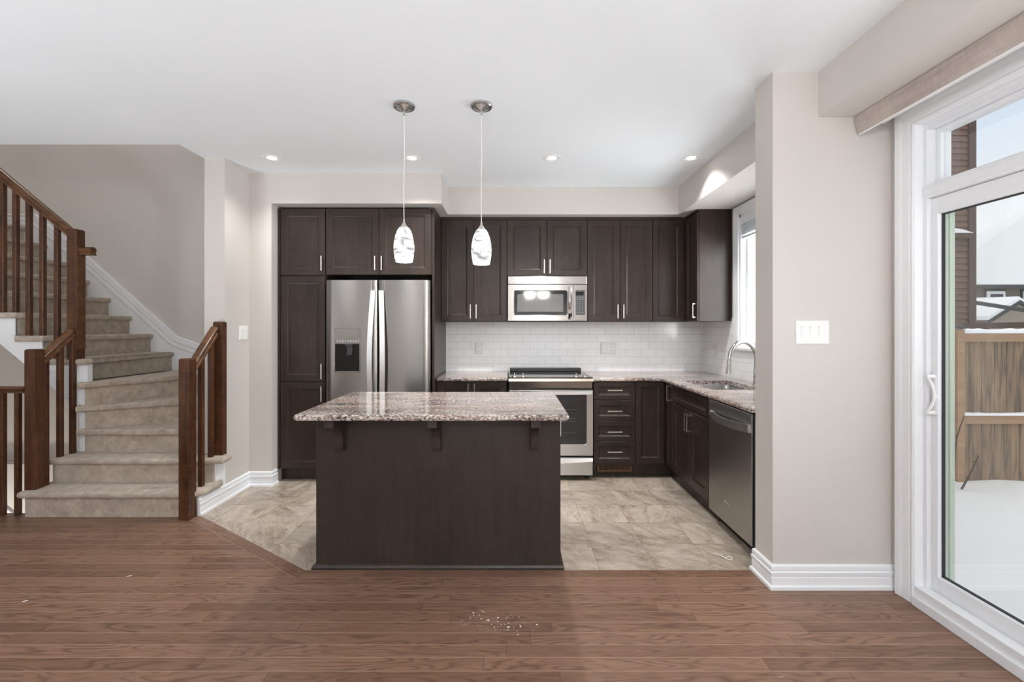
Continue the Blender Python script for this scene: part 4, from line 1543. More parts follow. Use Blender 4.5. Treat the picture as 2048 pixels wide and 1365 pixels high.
plate('light_switch', 'white three-rocker switch plate on the wall by the sliding door', 'switch', (1.572, 2.39, 1.344), UX, NX, 0.176, 0.124, [('rocker', -0.046), ('rocker', 0), ('rocker', 0.046)])
plate('light_switch', 'white two-rocker switch plate on the wall beside the stairs', 'switch', (-2.28, 3.85, 1.326), V((0, 1, 0)), V((1, 0, 0)), 0.115, 0.118, [('rocker', -0.023), ('rocker', 0.023)])
plate('wall_outlet', 'white duplex outlet on backsplash between fridge and range', 'outlet', (-0.346, YB - 0.008, 1.154), UX, NX, 0.076, 0.118, [('outlet', 0)])
plate('wall_outlet', 'white triple plate with two rockers and outlet beside the range', 'outlet', (1.0, YB - 0.008, 1.154), UX, NX, 0.165, 0.124, [('rocker', -0.046), ('rocker', 0), ('outlet', 0.046)])
plate('wall_outlet', 'white duplex outlet on the tiled side wall by the faucet', 'outlet', (XR - 0.008, 4.46, 1.145), V((0, -1, 0)), NS, 0.076, 0.122, [('outlet', 0)])
plate('wall_outlet', 'white outlet on the end of the island facing the range', 'outlet', (ix1, 2.66, 0.80), V((0, 1, 0)), V((1, 0, 0)), 0.076, 0.118, [('outlet', 0)])

# ================================================================= PENDANTS
def pendant(x, y, zb, label):
    p = thing('pendant_light', label, 'pendant light', (x, y, CEIL), 'pendants over the island')
    mb = MB()
    mb.lathe([(0.066, CEIL), (0.066, CEIL - 0.012), (0.060, CEIL - 0.018), (0.052, CEIL - 0.016), (0.046, CEIL - 0.020), (0.018, CEIL - 0.034), (0.009, CEIL - 0.042), (0.0065, CEIL - 0.062), (0.0, CEIL - 0.062)], (x, y), 36, True, False)
    mb.out('canopy', M['canopy'], p, smooth='auto')
    mb = MB()
    mb.tube([(x, y, CEIL - 0.06), (x + 0.002, y, CEIL - 0.3), (x - 0.002, y, CEIL - 0.5), (x, y, zb + 0.255)], 0.0026, 8)
    mb.out('cord', M['cord'], p, smooth='auto')
    mb = MB()
    mb.lathe([(0.0, zb + 0.258), (0.005, zb + 0.258), (0.006, zb + 0.240), (0.013, zb + 0.226), (0.026, zb + 0.206), (0.029, zb + 0.200), (0.0, zb + 0.200)], (x, y), 28, False, False)
    mb.out('cap', M['nickel'], p, smooth='auto')
    mb = MB()
    sh = [(0.030, 0.206), (0.040, 0.190), (0.051, 0.160), (0.059, 0.120), (0.0615, 0.090), (0.060, 0.060), (0.056, 0.028), (0.0505, 0.0)]
    ins = [(r - 0.004, z) for r, z in reversed(sh)]
    mb.lathe([(r, zb + z) for r, z in sh + ins], (x, y), 36, False, False)
    mb.out('shade', M['shade'], p, smooth='auto')
    ld = bpy.data.lights.new('pendant_bulb', 'POINT')
    ld.energy, ld.color, ld.shadow_soft_size = PENDANT_POWER, (1.0, 0.93, 0.84), 0.02
    lo = bpy.data.objects.new('pendant_bulb', ld)
    COL.objects.link(lo)
    lo.parent = p
    lo.location = (0, 0, zb + 0.05 - CEIL)
    mb = MB()
    mb.lathe([(0.0, zb + 0.045), (0.012, zb + 0.05), (0.02, zb + 0.068), (0.016, zb + 0.09), (0.01, zb + 0.12), (0.0, zb + 0.12)], (x, y), 16, False, False)
    mb.out('bulb', M['bulb'], p, smooth='auto')
    return p


M['canopy'] = plain('brushed_nickel_canopy', (0.56, 0.57, 0.58), 0.25, 1.0)
M['cord'] = plain('clear_white_cord', (0.75, 0.75, 0.75), 0.3)
pendant(-0.653, 2.74, 1.764, 'lit swirled glass pendant hanging in front of the fridge cabinet')
pendant(-0.187, 2.74, 1.750, 'lit swirled glass pendant hanging nearest the microwave, slightly lower')

# ================================================================= RECESSED LIGHTS
def can_light(x, y, label, power):
    c = thing('recessed_light', label, 'recessed light', (x, y, CEIL), 'recessed ceiling lights')
    mb = MB()
    mb.lathe([(0.068, CEIL), (0.067, CEIL - 0.004), (0.055, CEIL - 0.005), (0.046, CEIL - 0.002), (0.046, CEIL)], (x, y), 32, False, False)
    mb.out('trim_ring', M['white_plastic'], c, smooth='auto')
    mb = MB()
    mb.lathe([(0.0, CEIL - 0.0035), (0.030, CEIL - 0.003), (0.034, CEIL - 0.0005)], (x, y), 28, False, False)
    mb.out('bulb', M['bulb'], c, smooth='auto')
    mb = MB()
    mb.lathe([(0.034, CEIL - 0.0008), (0.048, CEIL - 0.0012)], (x, y), 28, False, False)
    mb.out('reflector', M['white_plastic'], c)
    ld = bpy.data.lights.new('recessed_spot', 'SPOT')
    ld.energy, ld.color = power, (1.0, 0.98, 0.95)
    ld.spot_size, ld.spot_blend, ld.shadow_soft_size = math.radians(124), 1.0, 0.04
    lo = bpy.data.objects.new('recessed_spot', ld)
    COL.objects.link(lo)
    lo.parent = c
    lo.location = (0, 0, -0.02)
    return c


can_light(-1.898, 3.59, 'recessed ceiling light above the pantry, first from the stairs', CAN_POWER * 0.27)
can_light(-0.793, 3.59, 'recessed ceiling light behind the pendant cord in front of fridge', CAN_POWER)
can_light(0.312, 3.59, 'recessed ceiling light in front of the microwave', CAN_POWER)
can_light(1.41, 3.59, 'recessed ceiling light next to the soffit above the sink', CAN_POWER * 0.6)

# chandelier behind the camera (mirrored in the microwave door)
ch = thing('chandelier', 'two-bowl chandelier behind the viewer, mirrored in the microwave door', 'chandelier', (0.53, -1.2, CEIL))
m = MB()
m.lathe([(0.07, CEIL), (0.065, CEIL - 0.02), (0.012, CEIL - 0.04), (0.010, 2.10), (0.03, 2.08), (0.02, 2.02), (0.0, 2.01)], (0.53, -1.2), 24, True, False)
for bx_ in (0.38, 0.68):
    sg_ = 1 if bx_ > 0.53 else -1
    m.tube([(0.53, -1.2, 2.06), (0.53 + 0.06 * sg_, -1.2, 2.0), (0.53 + 0.12 * sg_, -1.2, 2.01), (bx_, -1.2, 2.06)], 0.008, 8)
m.out('frame', M['canopy'], ch, smooth='auto')
for bx_ in (0.38, 0.68):
    m = MB()
    m.lathe([(0.02, 2.045), (0.06, 2.06), (0.085, 2.095), (0.095, 2.135), (0.091, 2.135), (0.08, 2.098), (0.055, 2.065), (0.0, 2.055)], (bx_, -1.2), 24, False, False)
    m.out('bowl_shade', M['bowl'], ch, smooth='auto')
# unseen ceiling lamp added high up to brighten the stairwell
ul = thing('landing_light', 'round ceiling lamp of the landing above the stairs', 'ceiling light', (-4.3, 4.0, 5.3))
m = MB()
m.lathe([(0.15, 5.3), (0.15, 5.28), (0.13, 5.24), (0.07, 5.21), (0.0, 5.20)], (-4.3, 4.0), 28, True, False)
m.out('bowl', M['white_plastic'], ul, smooth='auto')
ld = bpy.data.lights.new('landing_bulb', 'POINT')
ld.energy, ld.color, ld.shadow_soft_size = STAIR_POWER, (1.0, 0.97, 0.93), 0.15
lo = bpy.data.objects.new('landing_bulb', ld)
COL.objects.link(lo)
lo.parent = ul
lo.location = (0, 0, -0.3)

# two flush lamps added behind the camera as fill and for fridge-door streaks
for lx, lab in ((-1.95, 'round flush ceiling lamp behind the viewer, nearer the chandelier'), (-3.35, 'round flush ceiling lamp behind the viewer, farther from the chandelier')):
    fl = thing('flush_light', lab, 'ceiling light', (lx, -1.2, CEIL), 'living area ceiling lamps')
    m = MB()
    m.lathe([(0.16, CEIL), (0.16, CEIL - 0.02), (0.15, CEIL - 0.025)], (lx, -1.2), 28, True, True)
    m.out('base', M['canopy'], fl, smooth='auto')
    m = MB()
    m.lathe([(0.145, CEIL - 0.024), (0.135, CEIL - 0.06), (0.08, CEIL - 0.10), (0.0, CEIL - 0.115)], (lx, -1.2), 28, True, False)
    m.out('bowl', M['bowl_bright'], fl, smooth='auto')

# ================================================================= STAIRS
RISE = 0.1865
ST = thing('staircase', 'taupe carpeted staircase with winder steps and white stringers', 'staircase', (-3.0, 3.5, 0))
NT = 0.047      # nosing thickness


def step(i, tread, riser, z=None, riser_z0=None):
    """tread / riser outlines in plan, counter-clockwise"""
    z = i * RISE if z is None else z
    mb = MB()
    mb.prism(tread, z - NT, z, 0.0215, 5)
    mb.prism(riser, (z - RISE - 0.001) if riser_z0 is None else riser_z0, z - NT + 0.004)
    return mb.out('step', M['carpet'], ST, smooth='auto')


# two bottom steps
step(1, [(-3.562, 3.256), (-2.36, 3.256), (-2.30, 3.275), (-2.243, 3.33), (-2.243, 3.535), (-2.30, 3.60), (-3.562, 3.60)],
     [(-3.522, 3.288), (-2.335, 3.288), (-2.285, 3.33), (-2.285, 3.60), (-3.522, 3.60)], riser_z0=0.0)
step(2, [(-3.540, 3.448), (-2.36, 3.448), (-2.212, 3.478), (-2.212, 3.604), (-2.445, 3.604), (-2.445, 3.72), (-3.540, 3.72)],
     [(-3.515, 3.480), (-2.29, 3.480), (-2.285, 3.604), (-2.445, 3.604), (-2.445, 3.72), (-3.515, 3.72)])
# winders around the corner post
Pv = V((-3.420, 3.640))
XW, YW = -2.442, YB - 0.002


def ray_pt(deg):
    a = math.radians(deg)
    dx, dy = math.cos(a), math.sin(a)
    ts = []
    if dx > 1e-6:
        ts.append((XW - Pv.x) / dx)
    if dy > 1e-6:
        ts.append((YW - Pv.y) / dy)
    return Pv + V((dx, dy)) * min(ts)


def winder(i, a0, a1, last=False):
    p0, p1 = ray_pt(a0), ray_pt(a1)
    pts_ = [p0]
    if p0.x > XW - 1e-4 and p1.y > YW - 1e-4:
        pts_.append(V((XW, YW)))
    pts_.append(p1)
    d0 = V((math.cos(math.radians(a0)), math.sin(math.radians(a0))))
    n0 = V((d0.y, -d0.x)) * 0.028
    ov = d0 * -0.055
    d1 = V((math.cos(math.radians(a1)), math.sin(math.radians(a1))))
    n1 = V((-d1.y, d1.x)) * 0.06
    front_out = p0 + n0
    front_out.x = min(front_out.x, XW)
    front_out.y = min(front_out.y, YW)
    backp = [V((min(max(q.x, -9), XW), min(q.y, YW))) for q in (p1 + n1,)]
    tread = [Pv + n0 + ov, front_out] + pts_[:-1] + [pts_[-1]] + backp + [Pv + n1 + d1 * 0.0]
    # clean duplicates
    cl = []
    for q in tread:
        if not cl or (V(q) - V(cl[-1])).length > 0.004:
            cl.append(V(q))
    rs = [Pv, p0] + pts_[1:] + [p1] if False else [Pv] + pts_
    step(i, [tuple(q) for q in cl], [tuple(q) for q in rs])


winder(3, 0, 30)
winder(4, 30, 60)
winder(5, 60, 90)
# straight flight towards the stair window side, nosing parallel to the depth axis
RUN = 0.2195
XN6 = -3.518
YN = 3.645          # open side
for i in range(6, 13):
    xf = XN6 - (i - 6) * RUN                        # riser face + nosing
    xb = xf - RUN - 0.05
    xo = xf
    yr = YN - 0.030
    if i == 6:
        tr_ = [(-3.40, 3.70), (xf + 0.012, 3.70), (xf + 0.012, YW), (xb, YW), (xb, yr), (-3.40, yr)]
        tr_ = [(-3.398, yr), (-3.398, 3.70), (xo, 3.74), (xo, YW), (xb, YW), (xb + 0.02, yr)]
    else:
        tr_ = [(xo, yr), (xo, YW), (xb, YW), (xb, yr + 0.03), (xf - RUN - 0.01, yr + 0.03), (xf - RUN - 0.01, yr)]
    rs_ = [(xf - 0.030, YN + 0.012), (xf - 0.030, YW), (xb, YW), (xb, YN + 0.012)]
    step(i, tr_, rs_)
xl = XN6 - 7 * RUN
step(13, [(xl, YN - 0.03), (xl, YW), (-6.48, YW), (-6.48, YN - 0.03)], [(xl - 0.03, YN + 0.012), (xl - 0.03, YW), (-6.48, YW), (-6.48, YN + 0.012)])

# white stringers on the open side of the upper flight
slope = RISE / RUN
m = MB()
top = []
zig = [(-3.485, 6 * RISE - NT)]
for i in range(6, 13):
    xf = XN6 - (i - 6) * RUN - 0.030
    if i > 6:
        zig += [(xf, (i - 1) * RISE - NT), (xf, i * RISE - NT)]
zig += [(XN6 - 7 * RUN - 0.03, 12 * RISE - NT), (XN6 - 7 * RUN - 0.03, 13 * RISE - NT), (-6.48, 13 * RISE - NT)]
# underside line through px (0,688) and (134,800) at this depth
ua, ub = at(0, 688, YN), at(134, 800, YN)
sl = (ub.z - ua.z) / (ub.x - ua.x)
zu = lambda x: ua.z + sl * (x - ua.x)
low = [(-5.3, zu(-5.3)), (-3.485, zu(-3.485))]
poly = zig + [(-6.48, zu(-5.3)), (-5.3, zu(-5.3)), (-3.485, zu(-3.485))]
m.prism(poly, YN, YN + 0.018, axis='y')
m.out('stringer', M['trim'], ST)
# sloping drywall underside of the upper flight
m = MB()
m.prism([(-3.42, zu(-3.42) + 0.0), (-5.3, zu(-5.3)), (-6.48, zu(-5.3)), (-6.48, zu(-5.3) + 0.03), (-5.3, zu(-5.3) + 0.03), (-3.42, zu(-3.42) + 0.03)], YN + 0.018, YB - 0.001, axis='y')
m.out('underside', M['wall'], ST)
# white corner post where the winders turn
m = MB()
m.box(-3.500, -3.419, YN + 0.018, YN + 0.06, 2 * RISE - 0.01, 6 * RISE - NT + 0.004)
m.out('corner_post', M['trim'], ST)
m = MB()
m.box(-3.46, -3.44, YN + 0.06, YB - 0.01, -0.2, 0.4)
m.out('under_stair_wall', M['wall'], ST)
# skirt under the bottom steps towards the kitchen
m = MB()
m.box(-2.296, -2.281, 3.315, 3.604, 0.0, RISE - NT + 0.004)
m.box(-2.296, -2.279, 3.50, 3.612, 0.10, 2 * RISE - NT + 0.004)
m.out('lower_skirt', M['trim'], ST)
m = MB()
m.box(-3.53, -3.516, 3.30, 3.64, -0.26, RISE - NT)
m.box(-3.522, -3.508, 3.49, 3.64, RISE - 0.05, 2 * RISE - NT)
m.out('lower_skirt', M['trim'], ST)

# white skirt board with moulding on the back wall
def wz(px, py):
    q = at(px, py, YB - 0.01)
    return (q.x, q.z)
sk_pts = [(-6.48, 2.556), wz(75, 429), wz(185, 520), wz(355, 672), wz(405, 690), (-2.45, wz(405, 690)[1] - 0.20)]
m = MB()
path = [(x, YB - 0.0005, z) for x, z in sk_pts]
SKP = [(0, 0), (0.030, 0), (0.034, -0.012), (0.022, -0.022), (0.026, -0.034), (0.026, -0.062), (0.016, -0.074), (0.021, -0.088), (0.021, -0.110), (0.012, -0.122), (0.012, -0.20), (0, -0.20)]
prof_s = [(a, b) for a, b in SKP]
m.sweep(path, (0, -1, 0), SKP)
skirt_mb = m
lowp = [(x, z - 0.10) for x, z in sk_pts]
poly = lowp + [(-2.45, 0.3), (-3.4, 0.6), (-3.6, 0.9), (-5.0, 2.1), (-6.48, 2.1)]
m.prism(poly, YB - 0.012, YB - 0.0005, axis='y')
m.out('skirt_board', M['trim'], ST)

# basement stair skirt glimpsed below the guard rail
m = MB()
b0, b1 = at(-30, 982, YB - 0.16), at(60, 1052, YB - 0.16)
m.prism([(b0.x, b0.z), (b1.x, b1.z), (b1.x, b1.z - 0.14), (b0.x, b0.z - 0.14)], YB - 0.165, YB - 0.15, axis='y')
m.prism([(b0.x, b0.z), (b1.x, b1.z), (b1.x, b1.z - 0.03), (b0.x, b0.z - 0.03)], YB - 0.175, YB - 0.165, axis='y')
struct(m, 'trim_2', M['trim'], 'white sloping skirt board glimpsed below the guard rail', 'skirt board')

# ----------------------------------------------------------------- railings
def post(parent, x0, x1, y0, y1, z0, z1, name='newel_post', ch_=0.008):
    mb = MB()
    mb.box(x0, x1, y0, y1, z0, z1 - ch_)
    i = ch_
    mb.hexa([(x0, y0, z1 - ch_), (x1, y0, z1 - ch_), (x1, y1, z1 - ch_), (x0, y1, z1 - ch_), (x0 + i, y0 + i, z1), (x1 - i, y0 + i, z1), (x1 - i, y1 - i, z1), (x0 + i, y1 - i, z1)])
    return mb.out(name, M['rail'], parent, bevel=0.002)


def baluster(parent, x, y, z0, z1, s=0.0165):
    mb = MB()
    mb.box(x - s, x + s, y - s, y + s, z0, z1, 0.002, 1)
    return mb.out('baluster', M['rail'], parent)


RAILP = [(-0.026, -0.032), (0.026, -0.032), (0.026, -0.018), (0.020, -0.012), (0.028, 0.002), (0.029, 0.014), (0.022, 0.026), (0.010, 0.032), (-0.010, 0.032), (-0.022, 0.026), (-0.029, 0.014), (-0.028, 0.002), (-0.020, -0.012), (-0.026, -0.018)]

# lower railing on the living-room side
lr = thing('stair_railing', 'short brown oak railing with two posts at the stair foot by the guard rail', 'railing', (-3.51, 3.5, RISE), 'stair railings')
post(lr, -3.550, -3.476, 3.308, 3.384, RISE - 0.002, 1.212)
m = MB()
m.sweep([(-3.505, 3.375, 1.125), (-3.505, 3.619, 1.125 + 0.244 * 0.86)], (1, 0, 0), RAILP)
m.out('handrail', M['rail_y'], lr, smooth='auto')
baluster(lr, -3.503, 3.412, RISE - 0.002, 1.13, 0.0165)
baluster(lr, -3.494, 3.515, 2 * RISE - 0.002, 1.215)
baluster(lr, -3.490, 3.612, 2 * RISE - 0.002, 1.30)
# turning post and upper railing
ur = thing('stair_railing', 'long sloping brown oak railing along the upper flight of stairs', 'railing', (-3.51, 3.66, 6 * RISE), 'stair railings')
post(ur, -3.548, -3.472, 3.620, 3.698, 6 * RISE - 0.002, 2.160)
m = MB()
zt = 2.133
m.sweep([(-3.545, 3.662, zt), (-5.30, 3.662, zt + 1.755 * 0.835)], (0, 1, 0), RAILP)
m.out('handrail', M['rail_x'], ur, smooth='auto')
m = MB()
m.sweep([(-3.475, 3.662, 1.985), (-3.372, 3.662, 1.985)][::-1], (0, 1, 0), RAILP)
m.box(-3.475, -3.466, 3.625, 3.695, 1.20, 2.02)
m.out('rail_return', M['rail_x'], ur, smooth='auto')
for px in (114.5, 85.4, 58, 31.6, 6, -20, -46, -72, -98, -124):
    x = (px - 1025) * 3.66 / 910.2
    i = int(math.floor((XN6 - x) / RUN)) + 6
    zr = zt + (-3.545 - x) * 0.835 - 0.03
    baluster(ur, x, 3.662, i * RISE - 0.002, zr)
# railing on the kitchen side
rr_t = thing('stair_railing', 'short brown oak railing on the kitchen side of the stair foot', 'railing', (-2.32, 3.4, 0), 'stair railings')
post(rr_t, -2.368, -2.293, 3.226, 3.302, 0.0, 1.150)
post(rr_t, -2.336, -2.262, 3.548, 3.604, 2 * RISE - 0.002, 1.418, 'wall_post')
m = MB()
m.sweep([(-2.322, 3.295, 1.085), (-2.322, 3.555, 1.085 + 0.26 * 1.05)], (1, 0, 0), RAILP)
m.out('handrail', M['rail_y'], rr_t, smooth='auto')
baluster(rr_t, -2.322, 3.395, RISE - 0.002, 1.17)
baluster(rr_t, -2.322, 3.505, 2 * RISE - 0.002, 1.285)
# guard rail around the basement stairs
gr = thing('guard_railing', 'brown oak guard rail at the open edge beside the stair foot', 'railing', (-4.4, 3.32, 0))
m = MB()
m.sweep([(-3.552, 3.325, 0.918), (-6.48, 3.325, 0.918)], (0, 1, 0), [(a, b * 0.75) for a, b in RAILP])
m.out('handrail', M['rail_x'], gr, smooth='auto')
x = -3.612
while x > -6.4:
    baluster(gr, x, 3.325, 0.0, 0.90, 0.0155)
    x -= 0.1105

# ================================================================= SMALL THINGS ON THE FLOOR
m = MB()
m.tube([(1.215, 2.755, 0.004), (1.235, 2.73, 0.006), (1.262, 2.70, 0.005), (1.285, 2.705, 0.006), (1.300, 2.695, 0.008), (1.290, 2.675, 0.005), (1.268, 2.675, 0.005), (1.258, 2.695, 0.006)], 0.0022, 8)
tag(m.out('wire_tie', M['white_plastic'], smooth='auto'), 'white twist of wire lying on tile below the dishwasher', 'wire tie')
m = MB()
rnd = random.Random(3)
for k in range(30):
    q = rnd.random()
    px, py = 945 + q * 120 + rnd.gauss(0, 12), 1232 + q * 36 + rnd.gauss(0, 7)
    Y = H * 910.2 / (py - 657)
    x = (px - 1025) * Y / 910.2
    s = rnd.choice((0.002, 0.0025, 0.003, 0.005))
    a = rnd.random() * 6.28
    pl = [(x + s * rnd.uniform(0.6, 1.2) * math.cos(a + t), Y + s * rnd.uniform(0.5, 1.0) * math.sin(a + t)) for t in (0, 1.3, 2.6, 3.9, 5.2)]
    m.prism(pl, 0.0, 0.0015)
tag(m.out('plaster_crumbs', M['white_plastic']), 'scatter of white plaster crumbs on the wood floor', 'crumbs', None, 'stuff')
for px, py, lab in ((258, 1153, 'single white paint flake on the floor boards in front of the stairs'), (50, 1203, 'white paint flake on boards in front of the guard rail')):
    Y = H * 910.2 / (py - 657)
    x = (px - 1025) * Y / 910.2
    m = MB()
    m.prism([(x - 0.010, Y - 0.006), (x + 0.003, Y - 0.004), (x + 0.012, Y + 0.005), (x + 0.004, Y + 0.006)], 0.0, 0.0015)
    tag(m.out('paint_flake', M['white_plastic']), lab, 'flake')

# ================================================================= OUTDOORS
ZG = -0.50
m = MB()
nx, ny = 40, 40
rnd = random.Random(11)
grid = []
for j in range(ny + 1):
    row_ = []
    for i in range(nx + 1):
        x = 2.2 + (i / nx) ** 1.6 * 60
        y = -6 + (j / ny) * 70
        z = ZG + 0.05 * math.sin(x * 1.7 + y * 0.9) + 0.04 * math.sin(y * 1.9 - x * 0.6) - (0.0 if x > 2.6 else 0.0)
        row_.append(m.bm.verts.new((x, y, z)))
    grid.append(row_)
for j in range(ny):
    for i in range(nx):
        m.bm.faces.new([grid[j][i], grid[j][i + 1], grid[j + 1][i + 1], grid[j + 1][i]])
tag(m.out('ground_snow', M['snow'], origin=(0, 0, 0), smooth=True), 'snow covering the back yard', 'snow', None, 'structure')

YFN = 5.5
fn = thing('wooden_fence', 'weathered wooden board fence with snow on its rails behind the sliding door', 'fence', (7, YFN, ZG))
rnd = random.Random(5)
bx = 2.35
edges = [2.35]
while edges[-1] < 5.42 - 0.155:
    edges.append(edges[-1] + 0.154)
board_px = [1922, 1941.5, 1966.5, 1992.5, 2017.3, 2043.5]
edges = edges[:-1] + [(p - 1025) * YFN / 910.2 for p in board_px]
while edges[-1] < 9.5:
    edges.append(edges[-1] + 0.154)
for a, b_ in zip(edges, edges[1:]):
    m = MB()
    m.box(a + 0.0015, b_ - 0.0015, YFN + 0.02, YFN + 0.04, ZG - 0.12, 1.33, 0.003, 1)
    m.out('board', M['fence_%d' % rnd.randrange(3)] if 'fence_0' in M else M['fence'], fn)
z0, z1 = at(0, 684, YFN).z, at(0, 667, YFN).z
m = MB()
m.box(5.42, 9.5, YFN - 0.02, YFN + 0.02, z0, z1, 0.004)
m.out('rail', M['fence_rail'], fn)
m = MB()
m.box(5.42, 9.5, YFN - 0.02, YFN + 0.02, at(0, 848, YFN).z, at(0, 831, YFN).z, 0.004)
m.out('rail', M['fence_rail'], fn)
m = MB()
m.box(2.35, 5.33, YFN - 0.02, YFN + 0.02, z0, z1, 0.004)
m.out('rail', M['fence_rail'], fn)
m = MB()
m.box(5.335, 5.425, YFN - 0.045, YFN + 0.045, ZG - 0.1, at(0, 660, YFN).z, 0.004)
m.out('post', M['fence_rail'], fn)
m = MB()
zc0, zc1 = at(0, 657, YFN).z, at(0, 650, YFN).z
m.box(5.318, 5.445, YFN - 0.062, YFN + 0.062, zc0, zc0 + 0.03, 0.004)
m.hexa([(5.33, YFN - 0.05, zc0 + 0.03), (5.433, YFN - 0.05, zc0 + 0.03), (5.433, YFN + 0.05, zc0 + 0.03), (5.33, YFN + 0.05, zc0 + 0.03),
        (5.36, YFN - 0.02, zc0 + 0.055), (5.40, YFN - 0.02, zc0 + 0.055), (5.40, YFN + 0.02, zc0 + 0.055), (5.36, YFN + 0.02, zc0 + 0.055)])
m.out('post_cap', M['fascia'], fn)
def snow_strip(zb, h):
    mb = MB()
    lp = []
    r_ = random.Random(int(zb * 1000))
    n = 60
    for k in range(n + 1):
        x = 5.43 + k * 4.0 / n
        hh_ = h * (0.75 + 0.35 * r_.random())
        lp.append([(x, YFN - 0.03, zb), (x, YFN - 0.025, zb + hh_ * 0.7), (x, YFN, zb + hh_), (x, YFN + 0.018, zb + hh_ * 0.8), (x, YFN + 0.019, zb)])
    mb.loops(lp)
    return mb.out('snow_cap', M['snow'], fn, smooth='auto')
snow_strip(z1, 0.055)
snow_strip(at(0, 831, YFN).z, 0.034)

# brown timber beam beyond the fence
m = MB()
a, b_ = at(1925, 652, 7.0), at(2300, 645, 7.0)
m.hexa([(a.x, 6.95, a.z - 0.045), (b_.x, 6.95, b_.z - 0.06), (b_.x, 7.05, b_.z - 0.06), (a.x, 7.05, a.z - 0.045),
        (a.x, 6.95, a.z + 0.04), (b_.x, 6.95, b_.z + 0.04), (b_.x, 7.05, b_.z + 0.04), (a.x, 7.05, a.z + 0.04)], 0.004)
for xp in (7.2, 10.5):
    m.box(xp, xp + 0.09, 6.96, 7.04, ZG - 0.1, a.z - 0.02)
tag(m.out('deck_rail', M['siding_trim']), 'long brown timber beam just above the wooden fence', 'deck rail')

# brown sided house right behind the fence
hb = thing('brown_house', 'tall house corner with reddish-brown siding behind the fence', 'house', (7.2, 10.5, ZG))
YH = 9.0
m = MB()
xr = at(1950, 0, YH).x
m.box(4.8, xr - 0.14, YH + 0.03, YH + 5, ZG - 0.1, 6.6)
k = 0
z = ZG
while z < 6.6:
    m.hexa([(4.8, YH - 0.004, z), (xr - 0.13, YH - 0.004, z), (xr - 0.13, YH + 0.03, z), (4.8, YH + 0.03, z),
            (4.8, YH + 0.018, z + 0.121), (xr - 0.13, YH + 0.018, z + 0.121), (xr - 0.13, YH + 0.03, z + 0.121), (4.8, YH + 0.03, z + 0.121)])
    z += 0.121
m.out('siding', M['siding'], hb)
m = MB()
m.box(xr - 0.14, xr, YH - 0.03, YH + 5, ZG - 0.1, 6.6, 0.004)
m.out('corner_board', M['siding_trim'], hb)
m = MB()
zl = at(0, 468, YH).z
m.box(6.6, xr - 0.16, YH - 0.10, YH + 0.02, zl - 0.10, zl, 0.004)
m.out('ledge', M['siding_trim'], hb)
m = MB()
lp = []
for k in range(13):
    q = k / 12
    x = 6.6 + q * (at(1938, 0, YH).x - 6.6)
    hgt = 0.17 * math.sqrt(max(0.0, 1 - q ** 3)) + 0.003
    lp.append([(x, YH - 0.095, zl), (x, YH - 0.09, zl + hgt * 0.8), (x, YH - 0.05, zl + hgt), (x, YH - 0.004, zl + hgt), (x, YH - 0.004, zl)])
m.loops(lp)
m.out('snow_cap', M['snow'], hb, smooth='auto')

# grey house with a snow covered roof farther away
hg = thing('grey_house', 'grey house under a thick snowy roof in the distance', 'house', (28, 25, ZG))
YG = 22.0
e0_, e1_ = at(1951, 573, YG), at(2300, 535, YG)
ze = e0_.z
m = MB()
m.box(e0_.x - 6, 44, YG, YG + 9, ZG - 0.1, ze - 0.05)
m.out('wall', M['grey_siding'], hg)
m = MB()
ra, rb = at(1938, 484, 27.0), at(2120, 382, 27.0)
m.hexa([(e0_.x - 3, YG - 0.5, ze), (46, YG - 0.5, ze + 0.2), (46, YG + 9.5, ze + 0.2), (e0_.x - 3, YG + 9.5, ze),
        (ra.x, 27.0, ra.z), (rb.x, 27.0, rb.z), (rb.x, 27.4, rb.z), (ra.x, 27.4, ra.z)])
m.out('snow_roof', M['roof_snow'], hg)
m = MB()
m.box(e0_.x - 8.1, 46, YG - 0.58, YG - 0.48, ze - 0.14, ze + 0.03)
m.out('eave', M['fascia'], hg)
for pxa, pxb in ((1971, 2008), (2044, 2085)):
    m = MB()
    wa, wb = at(pxa, 604, YG), at(pxb, 583, YG)
    m.box(wa.x - 0.08, wb.x + 0.08, YG - 0.04, YG, wa.z - 0.08, wb.z + 0.1)
    wf = m.out('window', M['fascia'], hg)
    m = MB()
    frame_box(m, wa.x, wb.x, wa.z, wb.z, wa.x + 0.16, wb.x - 0.1, wa.z + 0.1, wb.z - 0.14, YG - 0.07, YG - 0.035, 0)
    m.out('sash', M['vinyl'], wf)
    m = MB()
    m.box(wa.x + 0.14, wb.x - 0.08, YG - 0.055, YG - 0.03, wa.z + 0.08, wb.z - 0.12)
    m.out('pane', M['grey_plastic'], wf)

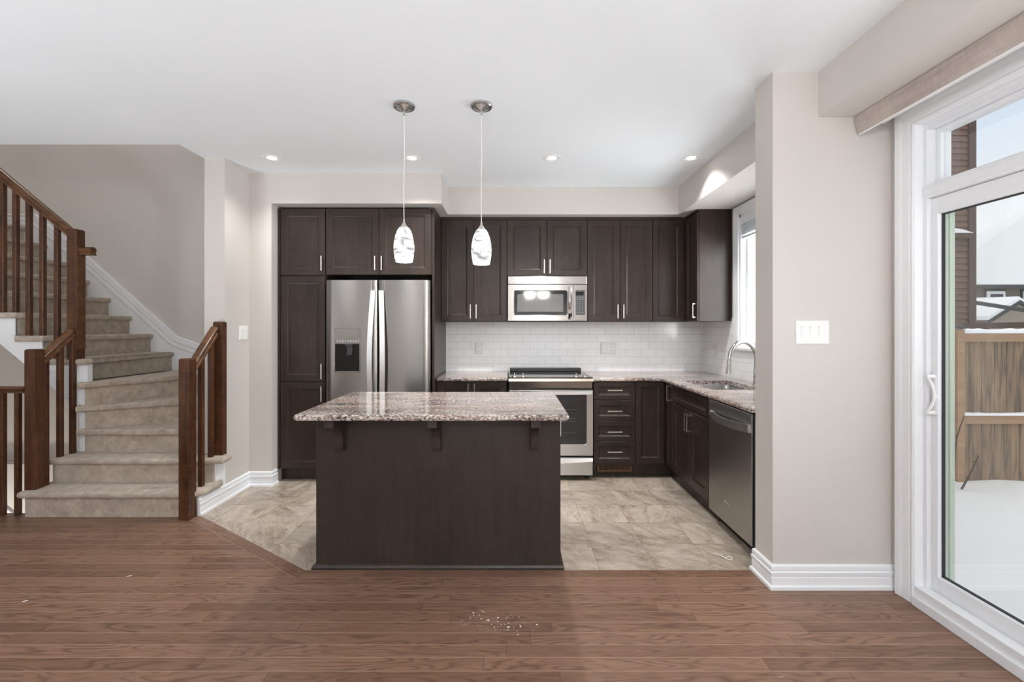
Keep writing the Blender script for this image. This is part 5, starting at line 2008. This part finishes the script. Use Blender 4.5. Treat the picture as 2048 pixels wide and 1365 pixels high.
# shed with a snowy gable roof
sh = thing('garden_shed', 'small tan shed with snowy gable roof between fence and grey house', 'shed', (14, 14, ZG))
YS = 13.0
pk = at(2038, 603, YS)
le, re = at(1975, 643, YS), at(2110, 650, YS)
m = MB()
m.prism([(le.x + 0.1, ZG - 0.1), (re.x - 0.1, ZG - 0.1), (re.x - 0.1, re.z), (pk.x, pk.z - 0.05), (le.x + 0.1, le.z)], YS, YS + 3, axis='y')
m.out('wall', plain('tan_siding', (0.30, 0.255, 0.20), 0.8), sh)
m = MB()
for a, b_ in ((le, pk), (pk, re)):
    m.hexa([(a.x, YS - 0.05, a.z - 0.07), (b_.x, YS - 0.05, b_.z - 0.07), (b_.x, YS, b_.z - 0.07), (a.x, YS, a.z - 0.07),
            (a.x, YS - 0.05, a.z + 0.03), (b_.x, YS - 0.05, b_.z + 0.03), (b_.x, YS, b_.z + 0.03), (a.x, YS, a.z + 0.03)])
m.out('fascia', M['fascia'], sh)
m = MB()
bk = V((-2.2, 2.8, 0.35))
for a, b_ in ((le, pk), (pk, re)):
    m.hexa([(a.x, YS - 0.02, a.z + 0.03), (b_.x, YS - 0.02, b_.z + 0.03), (b_.x + bk.x, YS + bk.y, b_.z + 0.03), (a.x + bk.x, YS + bk.y, a.z + 0.03),
            (a.x, YS, a.z + 0.14), (b_.x, YS, b_.z + 0.12), (b_.x + bk.x, YS + bk.y, b_.z + 0.18), (a.x + bk.x, YS + bk.y, a.z + 0.18)])
m.out('snow_roof', M['snow'], sh)
# dark diagonal pole in front of the shed
m = MB()
a, b_ = at(1946, 605, 10.0), at(2120, 632, 10.0)
m.cyl((a.x, 10.0, a.z), (b_.x, 10.0, b_.z), 0.045, n=10)
m.cyl((b_.x, 10.0, b_.z), (b_.x, 10.0, ZG - 0.1), 0.05, n=10)
tag(m.out('black_pole', M['fascia']), 'dark slanting pole crossing in front of the snowy shed', 'pole')

# two bare twigs
def twig(pts_, r, label):
    mb = MB()
    mb.tube(pts_, r, 6, taper=[r * (1 - 0.6 * i / (len(pts_) - 1)) for i in range(len(pts_))])
    rn = random.Random(len(label))
    for i in range(1, len(pts_) - 1):
        p = V(pts_[i])
        mb.tube([p, p + V((rn.uniform(-0.04, 0.04), rn.uniform(-0.02, 0.02), rn.uniform(0.01, 0.05)))], r * 0.5, 5)
    tag(mb.out('bare_twig', M['twig']), label, 'twig', 'twigs in the snow')
YT = 5.2
twig([at(1923, 979, YT), at(1933, 962, YT), at(1942, 945, YT), at(1950, 926, YT), at(1957, 912, YT)], 0.011, 'bare twig sticking out of the snow in front of the fence boards')
twig([at(1905, 968, YT), at(1910, 905, YT), at(1913, 878, YT), at(1920, 855, YT), at(1929, 832, YT)], 0.011, 'bare twig rising in front of the fence post')
